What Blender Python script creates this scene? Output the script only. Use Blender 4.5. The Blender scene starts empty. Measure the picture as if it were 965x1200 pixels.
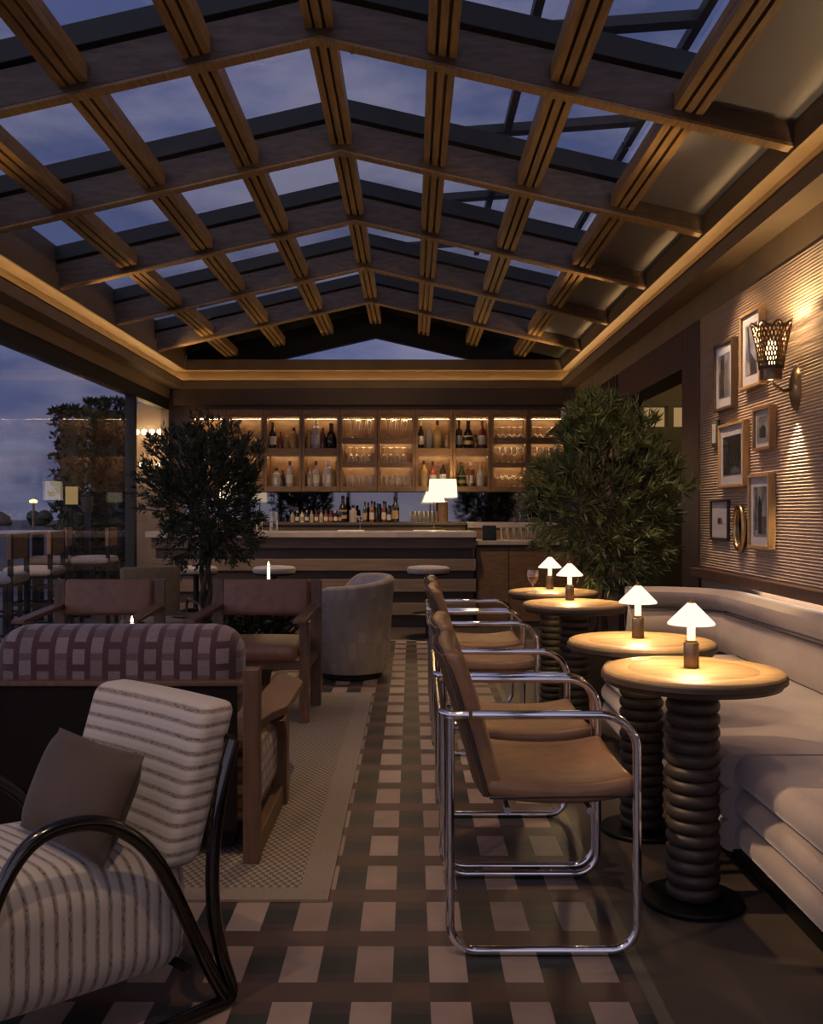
import bpy, math, random
from mathutils import Vector, Matrix, noise
R = random.Random(7)
SC = bpy.context.scene
COL = SC.collection
PI = math.pi
F = 1120.0                      # focal length in pixels of the 965x1200 frame

# ---------------------------------------------------------------- camera, sky, exposure
cam_d = bpy.data.cameras.new('camera')
cam_d.sensor_fit = 'AUTO'; cam_d.sensor_width = 36.0; cam_d.lens = 36.0 * F / 1200.0
cam_d.clip_start = 0.05; cam_d.clip_end = 500
CAM = bpy.data.objects.new('camera', cam_d); COL.objects.link(CAM)
CAM.location = (0, 0, 1.24); CAM.rotation_euler = (PI / 2, 0, 0)
SC.camera = CAM
vs = SC.view_settings
vs.view_transform = 'Standard'; vs.look = 'None'; vs.gamma = 1.0; vs.use_curve_mapping = False
vs.exposure = 0.22
SC.cycles.use_denoising = True
SC.cycles.max_bounces = 6; SC.cycles.diffuse_bounces = 3; SC.cycles.glossy_bounces = 4
SC.cycles.transmission_bounces = 4; SC.cycles.transparent_max_bounces = 24
SC.cycles.sample_clamp_indirect = 3.0
SC.cycles.caustics_reflective = False; SC.cycles.caustics_refractive = False

def node(nt, typ, ins=None, **props):
    n = nt.nodes.new(typ)
    for k, v in props.items(): setattr(n, k, v)
    for k, v in (ins or {}).items():
        s = n.inputs[k]
        if isinstance(v, bpy.types.NodeSocket): nt.links.new(v, s)
        else: s.default_value = v
    return n
def c4(c): return (c[0], c[1], c[2], 1.0)
def ramp(nt, fac, stops):
    n = nt.nodes.new('ShaderNodeValToRGB')
    e = n.color_ramp.elements
    e[0].position = stops[0][0]; e[0].color = c4(stops[0][1])
    e[1].position = stops[-1][0]; e[1].color = c4(stops[-1][1])
    for p, c in stops[1:-1]:
        x = e.new(p); x.color = c4(c)
    nt.links.new(fac, n.inputs[0])
    return n.outputs[0]
def mth(nt, op, a, b=0.0, c=0.0):
    n = node(nt, 'ShaderNodeMath', operation=op)
    for i, v in enumerate((a, b, c)):
        if isinstance(v, bpy.types.NodeSocket): nt.links.new(v, n.inputs[i])
        else: n.inputs[i].default_value = v
    return n.outputs[0]
def mix(nt, f, a, b, blend='MIX'):
    n = node(nt, 'ShaderNodeMix', data_type='RGBA', blend_type=blend)
    for i, v in ((0, f), (6, a), (7, b)):
        if isinstance(v, bpy.types.NodeSocket): nt.links.new(v, n.inputs[i])
        elif i == 0: n.inputs[0].default_value = v
        else: n.inputs[i].default_value = c4(v)
    return n.outputs[2]

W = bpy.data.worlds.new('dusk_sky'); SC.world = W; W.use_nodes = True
nt = W.node_tree; nt.nodes.clear()
tc = node(nt, 'ShaderNodeTexCoord')
sep = node(nt, 'ShaderNodeSeparateXYZ', {0: tc.outputs['Generated']})
base = ramp(nt, sep.outputs[2], [(0.0, (.062, .070, .130)), (.12, (.082, .096, .200)), (.45, (.070, .086, .190)), (1.0, (.040, .054, .120))])
mp = node(nt, 'ShaderNodeMapping', {0: tc.outputs['Generated'], 'Scale': (2.2, 2.2, 6.0)})
n1 = node(nt, 'ShaderNodeTexNoise', {'Vector': mp.outputs[0], 'Scale': 2.1, 'Detail': 7.0, 'Roughness': .55})
cl = ramp(nt, n1.outputs[0], [(.44, (0, 0, 0)), (.66, (1, 1, 1))])
n2 = node(nt, 'ShaderNodeTexNoise', {'Vector': mp.outputs[0], 'Scale': 1.1, 'Detail': 4.0})
dk = ramp(nt, n2.outputs[0], [(.42, (0, 0, 0)), (.62, (1, 1, 1))])
c1 = mix(nt, mth(nt, 'MULTIPLY', dk, .5), base, (.034, .042, .085))
c2 = mix(nt, mth(nt, 'MULTIPLY', cl, .7), c1, (.24, .22, .30))
# sky brightness added behind the camera, out of view, to light the room
rearward = mth(nt, 'MULTIPLY_ADD', sep.outputs[0], -.55, mth(nt, 'MULTIPLY', sep.outputs[1], -.83))
glow = node(nt, 'ShaderNodeMapRange', {'Value': rearward, 'From Min': -.40, 'From Max': .75, 'To Min': 1.08, 'To Max': 3.8}, interpolation_type='SMOOTHSTEP')
tint = node(nt, 'ShaderNodeMapRange', {'Value': rearward, 'From Min': -.40, 'From Max': .6, 'To Min': 0.0, 'To Max': .45}, interpolation_type='SMOOTHSTEP')
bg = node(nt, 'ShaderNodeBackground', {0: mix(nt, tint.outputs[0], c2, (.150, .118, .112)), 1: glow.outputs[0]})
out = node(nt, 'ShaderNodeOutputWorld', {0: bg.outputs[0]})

# ---------------------------------------------------------------- materials
def new_mat(name):
    m = bpy.data.materials.new(name); m.use_nodes = True
    nt = m.node_tree; nt.nodes.clear()
    o = node(nt, 'ShaderNodeOutputMaterial')
    p = node(nt, 'ShaderNodeBsdfPrincipled')
    nt.links.new(p.outputs[0], o.inputs[0])
    return m, nt, p
def pos(nt):
    return node(nt, 'ShaderNodeTexCoord').outputs['Object']
def put(nt, p, key, v):
    if isinstance(v, bpy.types.NodeSocket): nt.links.new(v, p.inputs[key])
    else: p.inputs[key].default_value = v
def bump(nt, p, h, strength=.3, dist=.01):
    b = node(nt, 'ShaderNodeBump', {'Height': h, 'Strength': strength, 'Distance': dist})
    nt.links.new(b.outputs[0], p.inputs['Normal'])
def plain(name, c, rough=.5, metal=0.0, var=.25, scale=12.0, bmp=0.0, sheen=0.0, stretch=(1, 1, 1), coat=0.0, spec=.5):
    m, nt, p = new_mat(name)
    mpn = node(nt, 'ShaderNodeMapping', {0: pos(nt), 'Scale': stretch})
    n = node(nt, 'ShaderNodeTexNoise', {'Vector': mpn.outputs[0], 'Scale': scale, 'Detail': 5.0})
    lo = tuple(x * (1 - var) for x in c); hi = tuple(min(1, x * (1 + var)) for x in c)
    put(nt, p, 'Base Color', ramp(nt, n.outputs[0], [(.3, lo), (.7, hi)]))
    p.inputs['Roughness'].default_value = rough; p.inputs['Metallic'].default_value = metal
    p.inputs['Specular IOR Level'].default_value = spec
    if sheen: p.inputs['Sheen Weight'].default_value = sheen; p.inputs['Sheen Roughness'].default_value = .4
    if coat: p.inputs['Coat Weight'].default_value = coat; p.inputs['Coat Roughness'].default_value = .15
    if bmp: bump(nt, p, n.outputs[0], bmp)
    return m
def emit(name, c, s):
    m = bpy.data.materials.new(name); m.use_nodes = True
    nt = m.node_tree; nt.nodes.clear()
    e = node(nt, 'ShaderNodeEmission', {0: c4(c), 1: s})
    o = node(nt, 'ShaderNodeOutputMaterial', {0: e.outputs[0]})
    return m
def glassy(name, tint=(1, 1, 1), gain=1.0, rough=0.0, rim_light=0.0):
    m = bpy.data.materials.new(name); m.use_nodes = True
    nt = m.node_tree; nt.nodes.clear()
    fc = node(nt, 'ShaderNodeLayerWeight', {'Blend': .5}).outputs['Facing']
    f = mth(nt, 'MINIMUM', mth(nt, 'MULTIPLY', mth(nt, 'MULTIPLY_ADD', mth(nt, 'POWER', fc, 5.0), .96, .04), gain), 1.0)
    t = node(nt, 'ShaderNodeBsdfTransparent', {0: c4(tint)})
    g = node(nt, 'ShaderNodeBsdfGlossy', {0: (1, 1, 1, 1), 'Roughness': rough})
    mx = node(nt, 'ShaderNodeMixShader', {0: f, 1: t.outputs[0], 2: g.outputs[0]})
    if rim_light:  # bright outline of clear glass put into the shader as a pale rim
        df = node(nt, 'ShaderNodeBsdfTranslucent', {0: (.9, .86, .8, 1)}); d2 = node(nt, 'ShaderNodeBsdfDiffuse', {0: (.9, .86, .8, 1)})
        dm = node(nt, 'ShaderNodeMixShader', {0: .5, 1: df.outputs[0], 2: d2.outputs[0]})
        mx = node(nt, 'ShaderNodeMixShader', {0: mth(nt, 'MULTIPLY', mth(nt, 'POWER', fc, 1.5), rim_light * 4), 1: mx.outputs[0], 2: dm.outputs[0]})
    node(nt, 'ShaderNodeOutputMaterial', {0: mx.outputs[0]})
    return m

M = {}
M['beam'] = plain('dark_oak_beam', (.075, .052, .036), .55, var=.35, scale=6, stretch=(1.5, 8, 8), bmp=.1)
M['purlin'] = plain('golden_oak_purlin', (.235, .150, .068), .5, var=.3, scale=7, stretch=(10, .8, 10), bmp=.1)
M['slate'] = plain('slate_metal', (.020, .024, .026), .6, .1, .1)
M['black'] = plain('black_metal', (.012, .012, .012), .4, .5, .1)
M['cornice'] = plain('painted_cornice', (.27, .20, .125), .55, var=.1, scale=4)
M['brownpaint'] = plain('brown_lacquer', (.17, .122, .078), .5, var=.1, scale=4)
M['wallwood'] = plain('walnut_panel', (.085, .045, .034), .45, var=.3, scale=5, stretch=(6, 6, .6), bmp=.05)
M['cab'] = plain('cabinet_wood', (.19, .108, .052), .42, var=.25, scale=5, stretch=(2, 6, 8))
M['bar_light'] = plain('bar_board_wood', (.21, .15, .105), .45, var=.2, scale=5, stretch=(.6, 6, 8))
M['bar_dark'] = plain('bar_recess_wood', (.085, .062, .047), .5, var=.2, scale=5, stretch=(.6, 6, 8))
M['stone'] = plain('pale_stone', (.42, .36, .33), .25, var=.12, scale=9)
M['concrete'] = plain('brown_concrete', (.098, .075, .060), .42, var=.2, scale=3, bmp=.03)
M['strip'] = plain('floor_trim_strip', (.17, .14, .105), .4, var=.1)
M['chrome'] = plain('polished_chrome', (.82, .80, .78), .07, 1.0, .03)
M['gunmetal'] = plain('dark_chrome', (.085, .08, .075), .14, 1.0, .05)
M['brass'] = plain('aged_brass', (.62, .43, .19), .28, 1.0, .1)
M['lattice'] = plain('dark_lattice_bronze', (.13, .08, .04), .4, .8, .15)
M['bronze'] = plain('dark_bronze', (.26, .18, .11), .35, .9, .15)
M['leather'] = plain('tan_leather', (.265, .140, .068), .36, var=.16, scale=22, bmp=.06, coat=.1)
M['leather_dark'] = plain('dark_leather', (.13, .072, .038), .4, var=.16, scale=22, bmp=.06)
M['leather_red'] = plain('oxblood_brown_leather', (.25, .115, .062), .36, var=.15, scale=18, bmp=.05)
M['velvet'] = plain('greige_velvet', (.37, .30, .265), .75, var=.12, scale=5, bmp=.12, sheen=.6)
M['cord'] = plain('dark_piping', (.05, .04, .045), .6)
M['tabletop'] = plain('oiled_oak_top', (.46, .30, .145), .5, var=.18, scale=6, stretch=(1, 8, 1))
M['tableedge'] = plain('dark_table_edge', (.055, .038, .026), .5, var=.2)
M['column'] = plain('dark_turned_wood', (.046, .034, .024), .5, var=.3, scale=14, bmp=.1)
M['frame_wood'] = plain('brown_ash_frame', (.165, .090, .048), .4, var=.25, scale=6, stretch=(5, 5, 1))
M['panel_dark'] = plain('dark_back_panel', (.014, .010, .007), .7, var=.2, spec=.15)
M['pillow'] = plain('brown_velvet', (.070, .042, .024), .7, var=.25, scale=4, bmp=.15, sheen=.12)
M['stool_seat'] = plain('grey_stool_fabric', (.40, .36, .33), .8, var=.1, scale=30, sheen=.3)
M['olive'] = plain('olive_upholstery', (.22, .15, .07), .75, var=.15, scale=16, sheen=.3)
M['oak'] = plain('light_oak_frame', (.40, .25, .115), .45, var=.2, scale=8, stretch=(6, 6, 1))
M['midoak'] = plain('brown_oak_frame', (.24, .135, .065), .45, var=.2, scale=8, stretch=(6, 6, 1))
M['darkframe'] = plain('dark_walnut_frame', (.085, .052, .030), .45, var=.2, scale=8)
M['blackframe'] = plain('black_wood_frame', (.020, .015, .014), .4, var=.2)
M['mat'] = plain('white_mat_board', (.74, .70, .70), .8, var=.03)
M['print'] = plain('grey_print', (.30, .28, .28), .5, var=.45, scale=9)
M['ink'] = plain('print_ink', (.045, .042, .045), .5, var=.4, scale=20)
M['inkmid'] = plain('print_midtone', (.16, .15, .155), .5, var=.4, scale=20)
M['pot'] = plain('dark_clay_pot', (.05, .042, .036), .6, var=.2, scale=8, bmp=.1)
M['soil'] = plain('potting_soil', (.02, .014, .01), .9, var=.4, scale=60, bmp=.4)
M['bark'] = plain('tree_bark', (.085, .062, .042), .8, var=.4, scale=18, stretch=(3, 3, .6), bmp=.5)
M['leaf_olive'] = plain('olive_tree_leaf', (.040, .052, .022), .55, var=.45, scale=3)
M['leaf_pine'] = plain('podocarpus_leaf', (.075, .095, .030), .48, var=.5, scale=3)
M['leaf_dark'] = plain('dark_shrub_leaf', (.025, .032, .014), .55, var=.5, scale=5)
M['hedge'] = plain('hedge_leaf', (.040, .052, .026), .6, var=.5, scale=4)
M['ground'] = plain('dark_ground', (.055, .055, .058), .8, var=.3, scale=.6)
M['terrace'] = plain('terrace_paving', (.085, .082, .082), .6, var=.2, scale=2)
M['ink_bottle'] = plain('dark_bottle_glass', (.012, .010, .010), .08, 0, .2, coat=.5)
M['amber'] = plain('amber_spirit', (.20, .075, .018), .1, 0, .3, coat=.5)
M['red_b'] = plain('red_brown_bottle', (.16, .030, .020), .12, 0, .3, coat=.5)
M['green_b'] = plain('green_bottle_glass', (.035, .060, .020), .08, 0, .3, coat=.5)
M['clear_b'] = plain('pale_bottle_glass', (.40, .34, .30), .12, 0, .15, coat=.5)
M['gold_b'] = plain('gold_bottle_glass', (.42, .26, .085), .15, 0, .2, coat=.4)
M['label'] = plain('paper_label', (.62, .55, .46), .7, var=.06)
M['labeltan'] = plain('tan_paper_label', (.42, .28, .13), .7, var=.1)
M['foil'] = plain('dark_foil', (.03, .02, .025), .35, .4)
M['mirror'] = plain('smoked_mirror', (.22, .22, .23), .03, 1.0, .02)
M['glass'] = glassy('window_glass', (.95, .96, .98), .48)
M['roofglass'] = glassy('roof_glass', (.95, .97, 1.0), .9)
M['ware'] = glassy('glassware', (.93, .91, .88), 2.4, .05, rim_light=.30)
M['wine'] = plain('rose_wine', (.55, .22, .17), .1, var=.1)
M['blue_drink'] = plain('blue_liqueur', (.12, .10, .42), .1, var=.1)
M['frost'] = plain('frosted_panel', (.135, .135, .16), .5, var=.06, scale=2)
M['white'] = plain('white_plastic', (.62, .58, .54), .5, var=.05)
M['paper'] = plain('menu_paper', (.7, .66, .6), .8, var=.04)
M['screen'] = plain('black_screen', (.010, .012, .011), .15, var=.1)
M['niche'] = plain('green_grey_plaster', (.11, .105, .075), .7, var=.1, scale=3)
M['wallpale'] = plain('ribbed_wallcovering', (.52, .40, .31), .62, var=.08, scale=3)
M['cove_led'] = emit('cove_led', (1, .60, .24), 24.0)
M['shelf_led'] = emit('shelf_led', (1, .65, .31), 38.0)
M['ledge_led'] = emit('ledge_led', (1, .76, .56), 6.0)
M['shade'] = emit('lamp_shade_glow', (1, .77, .52), 1.5)
M['stemglow'] = emit('lamp_stem_glow', (1, .77, .52), 1.4)
M['barshade'] = emit('bar_shade_glow', (1, .78, .50), 1.4)
M['bulb'] = emit('bulb_glow', (1, .68, .30), 7.0)
M['flame'] = emit('candle_flame', (1, .72, .40), 9.0)
M['candle'] = emit('lit_candle_wax', (1, .78, .62), 1.6)
M['litwin'] = emit('lit_window', (1, .62, .25), .28)
M['street'] = emit('street_light', (1, .72, .32), 2.0)

def floor_mat():
    m, nt, p = new_mat('plaid_floor_tiles')
    s = node(nt, 'ShaderNodeSeparateXYZ', {0: pos(nt)})
    x = mth(nt, 'DIVIDE', mth(nt, 'ADD', s.outputs[0], 20.152), .2)
    y = mth(nt, 'DIVIDE', mth(nt, 'ADD', s.outputs[1], 31 - 2.829), .31)
    fx = mth(nt, 'FRACT', x); fy = mth(nt, 'FRACT', y)
    colm = mth(nt, 'LESS_THAN', fx, .51)
    row = mth(nt, 'LESS_THAN', fy, .677)
    g = mth(nt, 'MULTIPLY', mth(nt, 'GREATER_THAN', fy, .15), mth(nt, 'LESS_THAN', fy, .49))
    cell = node(nt, 'ShaderNodeCombineXYZ', {0: mth(nt, 'FLOOR', x), 1: mth(nt, 'FLOOR', y), 2: mth(nt, 'ADD', colm, mth(nt, 'MULTIPLY', row, 2.0))})
    wn = node(nt, 'ShaderNodeTexWhiteNoise', {'Vector': cell.outputs[0]}, noise_dimensions='3D')
    light = mix(nt, wn.outputs[0], (.36, .255, .20), (.49, .37, .30))
    brown = mix(nt, wn.outputs[0], (.100, .064, .045), (.150, .095, .068))
    dark = mix(nt, wn.outputs[0], (.075, .052, .040), (.100, .066, .050))
    green = mix(nt, wn.outputs[0], (.036, .040, .032), (.050, .052, .043))
    dcol = mix(nt, mth(nt, 'MULTIPLY', row, g), mix(nt, row, brown, dark), green)
    c = mix(nt, mth(nt, 'MULTIPLY', colm, row), mix(nt, colm, dcol, brown), light)
    n = node(nt, 'ShaderNodeTexNoise', {'Vector': pos(nt), 'Scale': 7.0, 'Detail': 6.0})
    c = mix(nt, .6, c, ramp(nt, n.outputs[0], [(.3, (.62, .62, .62)), (.7, (1, 1, 1))]), 'MULTIPLY')
    put(nt, p, 'Base Color', c); p.inputs['Roughness'].default_value = .42
    bump(nt, p, n.outputs[0], .05)
    return m
M['plaid_floor'] = floor_mat()
def stripe_mat(name, axis, period):
    m, nt, p = new_mat(name)
    s = node(nt, 'ShaderNodeSeparateXYZ', {0: pos(nt)})
    n = node(nt, 'ShaderNodeTexNoise', {'Vector': pos(nt), 'Scale': 30.0, 'Detail': 3.0})
    w = mth(nt, 'ADD', s.outputs[axis], mth(nt, 'MULTIPLY', n.outputs[0], .004))
    f = mth(nt, 'FRACT', mth(nt, 'DIVIDE', mth(nt, 'ADD', w, 10.0), period))
    tri = mth(nt, 'ABSOLUTE', mth(nt, 'SUBTRACT', f, .5))
    base = ramp(nt, tri, [(.10, (.27, .225, .18)), (.24, (.52, .46, .40))])
    # broken dark threads inside the band
    st = [(60, 6, 260), (6, 60, 260), (60, 60, 6)][0] if axis == 0 else (200, 200, 400)
    mpn = node(nt, 'ShaderNodeMapping', {0: pos(nt), 'Scale': (260, 70, 70) if axis == 0 else (90, 70, 300)})
    n2 = node(nt, 'ShaderNodeTexNoise', {'Vector': mpn.outputs[0], 'Scale': 1.0, 'Detail': 2.0})
    th = mth(nt, 'MULTIPLY', mth(nt, 'GREATER_THAN', n2.outputs[0], .56), mth(nt, 'LESS_THAN', tri, .11))
    c = mix(nt, mth(nt, 'MULTIPLY', th, .75), base, (.055, .045, .04))
    put(nt, p, 'Base Color', c); p.inputs['Roughness'].default_value = .85
    p.inputs['Sheen Weight'].default_value = .25
    bump(nt, p, tri, .35, .006)
    return m
M['stripe_seat'] = stripe_mat('striped_boucle_seat', 0, .033)
M['stripe_back'] = stripe_mat('striped_boucle_back', 2, .033)
def block_mat(name, px, pz, light, mid, dark, zaxis=2, xaxis=0):
    m, nt, p = new_mat(name)
    s = node(nt, 'ShaderNodeSeparateXYZ', {0: pos(nt)})
    x = mth(nt, 'DIVIDE', mth(nt, 'ADD', s.outputs[xaxis], 10.0), px)
    z = mth(nt, 'DIVIDE', mth(nt, 'ADD', s.outputs[zaxis], 10.0), pz)
    par = mth(nt, 'MODULO', mth(nt, 'FLOOR', x), 2.0)
    z2 = mth(nt, 'ADD', z, mth(nt, 'MULTIPLY', par, .5))
    cx = mth(nt, 'LESS_THAN', mth(nt, 'FRACT', x), .66)
    cz = mth(nt, 'LESS_THAN', mth(nt, 'FRACT', z2), .68)
    cell = node(nt, 'ShaderNodeCombineXYZ', {0: mth(nt, 'FLOOR', x), 1: mth(nt, 'FLOOR', z2), 2: 3.0})
    wn = node(nt, 'ShaderNodeTexWhiteNoise', {'Vector': cell.outputs[0]}, noise_dimensions='3D')
    lt = mix(nt, wn.outputs[0], light, mid)
    bar = mix(nt, mth(nt, 'MULTIPLY', cx, par), dark, tuple(.55 * a + .45 * b for a, b in zip(mid, dark)))
    c = mix(nt, mth(nt, 'MULTIPLY', cx, cz), bar, lt)
    wv = node(nt, 'ShaderNodeTexNoise', {'Vector': pos(nt), 'Scale': 160.0, 'Detail': 2.0})
    c = mix(nt, .5, c, ramp(nt, wv.outputs[0], [(.35, (.55, .55, .55)), (.65, (1, 1, 1))]), 'MULTIPLY')
    put(nt, p, 'Base Color', c); p.inputs['Roughness'].default_value = .85; p.inputs['Sheen Weight'].default_value = .25
    bump(nt, p, wv.outputs[0], .2, .004)
    return m
M['plaid'] = block_mat('mauve_block_weave', .064, .078, (.33, .25, .24), (.22, .15, .15), (.095, .042, .046))
M['plaid_seat'] = block_mat('tan_block_weave', .05, .085, (.46, .33, .20), (.36, .23, .13), (.14, .07, .05), 1, 2)
M['barrel'] = block_mat('pale_patch_jacquard', .085, .15, (.40, .335, .265), (.33, .28, .225), (.25, .205, .165), 2, 1)
def patch_mat():
    m, nt, p = new_mat('pale_patch_jacquard')
    s = node(nt, 'ShaderNodeSeparateXYZ', {0: pos(nt)})
    ang = mth(nt, 'MULTIPLY', mth(nt, 'ARCTAN2', s.outputs[1], s.outputs[0]), .30)
    uv = node(nt, 'ShaderNodeCombineXYZ', {0: s.outputs[2], 1: ang, 2: 0.0})
    b1 = node(nt, 'ShaderNodeTexBrick', {'Vector': uv.outputs[0], 'Color1': (.42, .36, .29, 1), 'Color2': (.29, .245, .20, 1), 'Mortar': (.34, .29, .235, 1),
                                         'Scale': 1.0, 'Mortar Size': .012, 'Brick Width': .15, 'Row Height': .075}, offset=.37, squash=.7)
    n = node(nt, 'ShaderNodeTexNoise', {'Vector': pos(nt), 'Scale': 120.0})
    put(nt, p, 'Base Color', mix(nt, .5, b1.outputs[0], ramp(nt, n.outputs[0], [(.35, (.6, .6, .6)), (.65, (1, 1, 1))]), 'MULTIPLY'))
    p.inputs['Roughness'].default_value = .8; p.inputs['Sheen Weight'].default_value = .3
    return m
M['barrel'] = patch_mat()
M['barrel_in'] = plain('pale_jacquard_lining', (.44, .40, .40), .8, var=.25, scale=9, sheen=.3)
def rug_mat():
    m, nt, p = new_mat('woven_rug')
    s = node(nt, 'ShaderNodeSeparateXYZ', {0: pos(nt)})
    wx = node(nt, 'ShaderNodeTexChecker', {'Vector': node(nt, 'ShaderNodeMapping', {0: pos(nt), 'Scale': (70, 45, 0.001)}).outputs[0], 'Scale': 1.0,
                                        'Color1': (.36, .29, .21, 1), 'Color2': (.15, .115, .085, 1)})
    inx = mth(nt, 'LESS_THAN', s.outputs[0], -.365); iny = mth(nt, 'GREATER_THAN', s.outputs[1], 3.13)
    ins = mth(nt, 'MULTIPLY', mth(nt, 'MULTIPLY', inx, iny), mth(nt, 'LESS_THAN', s.outputs[1], 6.38))
    n = node(nt, 'ShaderNodeTexNoise', {'Vector': pos(nt), 'Scale': 140.0})
    bd = ramp(nt, n.outputs[0], [(.3, (.26, .205, .15)), (.7, (.34, .27, .20))])
    put(nt, p, 'Base Color', mix(nt, ins, bd, wx.outputs[0])); p.inputs['Roughness'].default_value = .9
    bump(nt, p, wx.outputs[1], .2, .003)
    return m
M['rug'] = rug_mat()

# ---------------------------------------------------------------- mesh builder
class MB:
    def __init__(s): s.v = []; s.f = []; s.m = []; s.sm = []; s.X = Matrix.Identity(4)
    def add(s, vs_, fs, mi=0, smooth=False):
        o = len(s.v)
        s.v += [tuple(s.X @ Vector(p)) for p in vs_]
        s.f += [tuple(i + o for i in f) for f in fs]
        s.m += [mi] * len(fs); s.sm += [smooth] * len(fs)
        return s
    def box(s, x0, x1, y0, y1, z0, z1, mi=0):
        v = [(x, y, z) for x in (x0, x1) for y in (y0, y1) for z in (z0, z1)]
        return s.add(v, [(0, 1, 3, 2), (4, 6, 7, 5), (0, 4, 5, 1), (2, 3, 7, 6), (0, 2, 6, 4), (1, 5, 7, 3)], mi)
    def prism(s, poly, y0, y1, mi=0, axis='y'):
        """polygon (a, b) extruded; axis y: a=x b=z, axis x: a=y b=z, axis z: a=x b=y"""
        k = len(poly)
        def P(a, b, t): return {'y': (a, t, b), 'x': (t, a, b), 'z': (a, b, t)}[axis]
        v = [P(a, b, y0) for a, b in poly] + [P(a, b, y1) for a, b in poly]
        f = [tuple(range(k))[::-1], tuple(range(k, 2 * k))] + [(i, (i + 1) % k, (i + 1) % k + k, i + k) for i in range(k)]
        return s.add(v, f, mi)
    def lathe(s, prof, c=(0, 0, 0), seg=24, mi=0, smooth=True, lobes=None):
        v = []; f = []; k = len(prof)
        for j in range(seg):
            a = 2 * PI * j / seg
            for (r, z) in prof:
                q = r * (1 + (lobes(a, z) if lobes else 0))
                v.append((c[0] + q * math.cos(a), c[1] + q * math.sin(a), c[2] + z))
        for j in range(seg):
            j2 = (j + 1) % seg
            for i in range(k - 1):
                f.append((j * k + i, j2 * k + i, j2 * k + i + 1, j * k + i + 1))
        return s.add(v, f, mi, smooth)
    def tube(s, pts, r, seg=10, mi=0, closed=False, cap=True):
        pts = [Vector(p) for p in pts]; n = len(pts)
        rr = r if isinstance(r, (list, tuple)) else [r] * n
        v = []; f = []; up = None
        for i in range(n):
            a = pts[i - 1] if (i or closed) else pts[i]
            b = pts[(i + 1) % n] if (i < n - 1 or closed) else pts[i]
            t = (b - a).normalized()
            if up is None:
                up = t.orthogonal().normalized()
            else:
                up = (up - t * up.dot(t))
                up = up.normalized() if up.length > 1e-6 else t.orthogonal().normalized()
            w = t.cross(up)
            for j in range(seg):
                an = 2 * PI * j / seg
                v.append(tuple(pts[i] + rr[i] * (math.cos(an) * up + math.sin(an) * w)))
        for i in range(n if closed else n - 1):
            i2 = (i + 1) % n
            for j in range(seg):
                j2 = (j + 1) % seg
                f.append((i * seg + j, i * seg + j2, i2 * seg + j2, i2 * seg + j))
        if cap and not closed:
            f.append(tuple(range(seg))[::-1]); f.append(tuple(range((n - 1) * seg, n * seg)))
        return s.add(v, f, mi, True)
    def rbox(s, sx, sy, sz, r, c=(0, 0, 0), n=8, puff=0.0, mi=0, bend=None):
        """rounded, slightly puffed cushion of half sizes sx sy sz"""
        ax = []
        for h in (sx, sy, sz):
            rr = min(r, min(sx, sy, sz) * .999)
            q = [-h, -h + rr * .3, -h + rr * .65, -h + rr] + [(-h + rr) + (2 * h - 2 * rr) * i / n for i in range(1, n)] + [h - rr, h - rr * .65, h - rr * .3, h]
            ax.append(q)
        idx = {}; v = []; f = []
        H = (sx, sy, sz); rc = min(r, min(H) * .999)
        def vid(p):
            k = tuple(round(t, 6) for t in p)
            if k not in idx:
                inn = Vector([max(-H[i] + rc, min(H[i] - rc, p[i])) for i in range(3)])
                d = Vector(p) - inn
                q = inn + d.normalized() * rc if d.length > 1e-9 else inn
                if puff:
                    u, w = q[0] / sx, q[1] / sy
                    q[2] += (1 if q[2] > 0 else -1) * puff * max(0, 1 - u * u) * max(0, 1 - w * w)
                q = Vector(q)
                if bend: q = Vector(bend(q))
                idx[k] = len(v); v.append((q[0] + c[0], q[1] + c[1], q[2] + c[2]))
            return idx[k]
        for a in range(3):
            b, d = (a + 1) % 3, (a + 2) % 3
            for sgn in (-1, 1):
                B, D = ax[b], ax[d]
                for i in range(len(B) - 1):
                    for j in range(len(D) - 1):
                        quad = []
                        for (ii, jj) in ((i, j), (i + 1, j), (i + 1, j + 1), (i, j + 1)):
                            p = [0, 0, 0]; p[a] = sgn * H[a]; p[b] = B[ii]; p[d] = D[jj]; quad.append(vid(p))
                        if sgn < 0: quad.reverse()
                        if len(set(quad)) >= 3:
                            qq = []
                            for t in quad:
                                if t not in qq: qq.append(t)
                            f.append(tuple(qq))
        return s.add(v, f, mi, True)
    def sweep(s, path, prof, mi=0, smooth=True, cap=True):
        """profile (offset to the left of the path, z) swept along a plan path"""
        n = len(path); k = len(prof); v = []; f = []
        for i in range(n):
            a = Vector(path[max(0, i - 1)]); b = Vector(path[min(n - 1, i + 1)])
            t = (b - a).normalized(); nrm = Vector((-t.y, t.x))
            for (o, z) in prof:
                q = Vector(path[i]) + nrm * o
                v.append((q.x, q.y, z))
        for i in range(n - 1):
            for j in range(k - 1):
                f.append((i * k + j, (i + 1) * k + j, (i + 1) * k + j + 1, i * k + j + 1))
        if cap:
            f.append(tuple(range(k))); f.append(tuple(range((n - 1) * k, n * k))[::-1])
        return s.add(v, f, mi, smooth)
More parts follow.
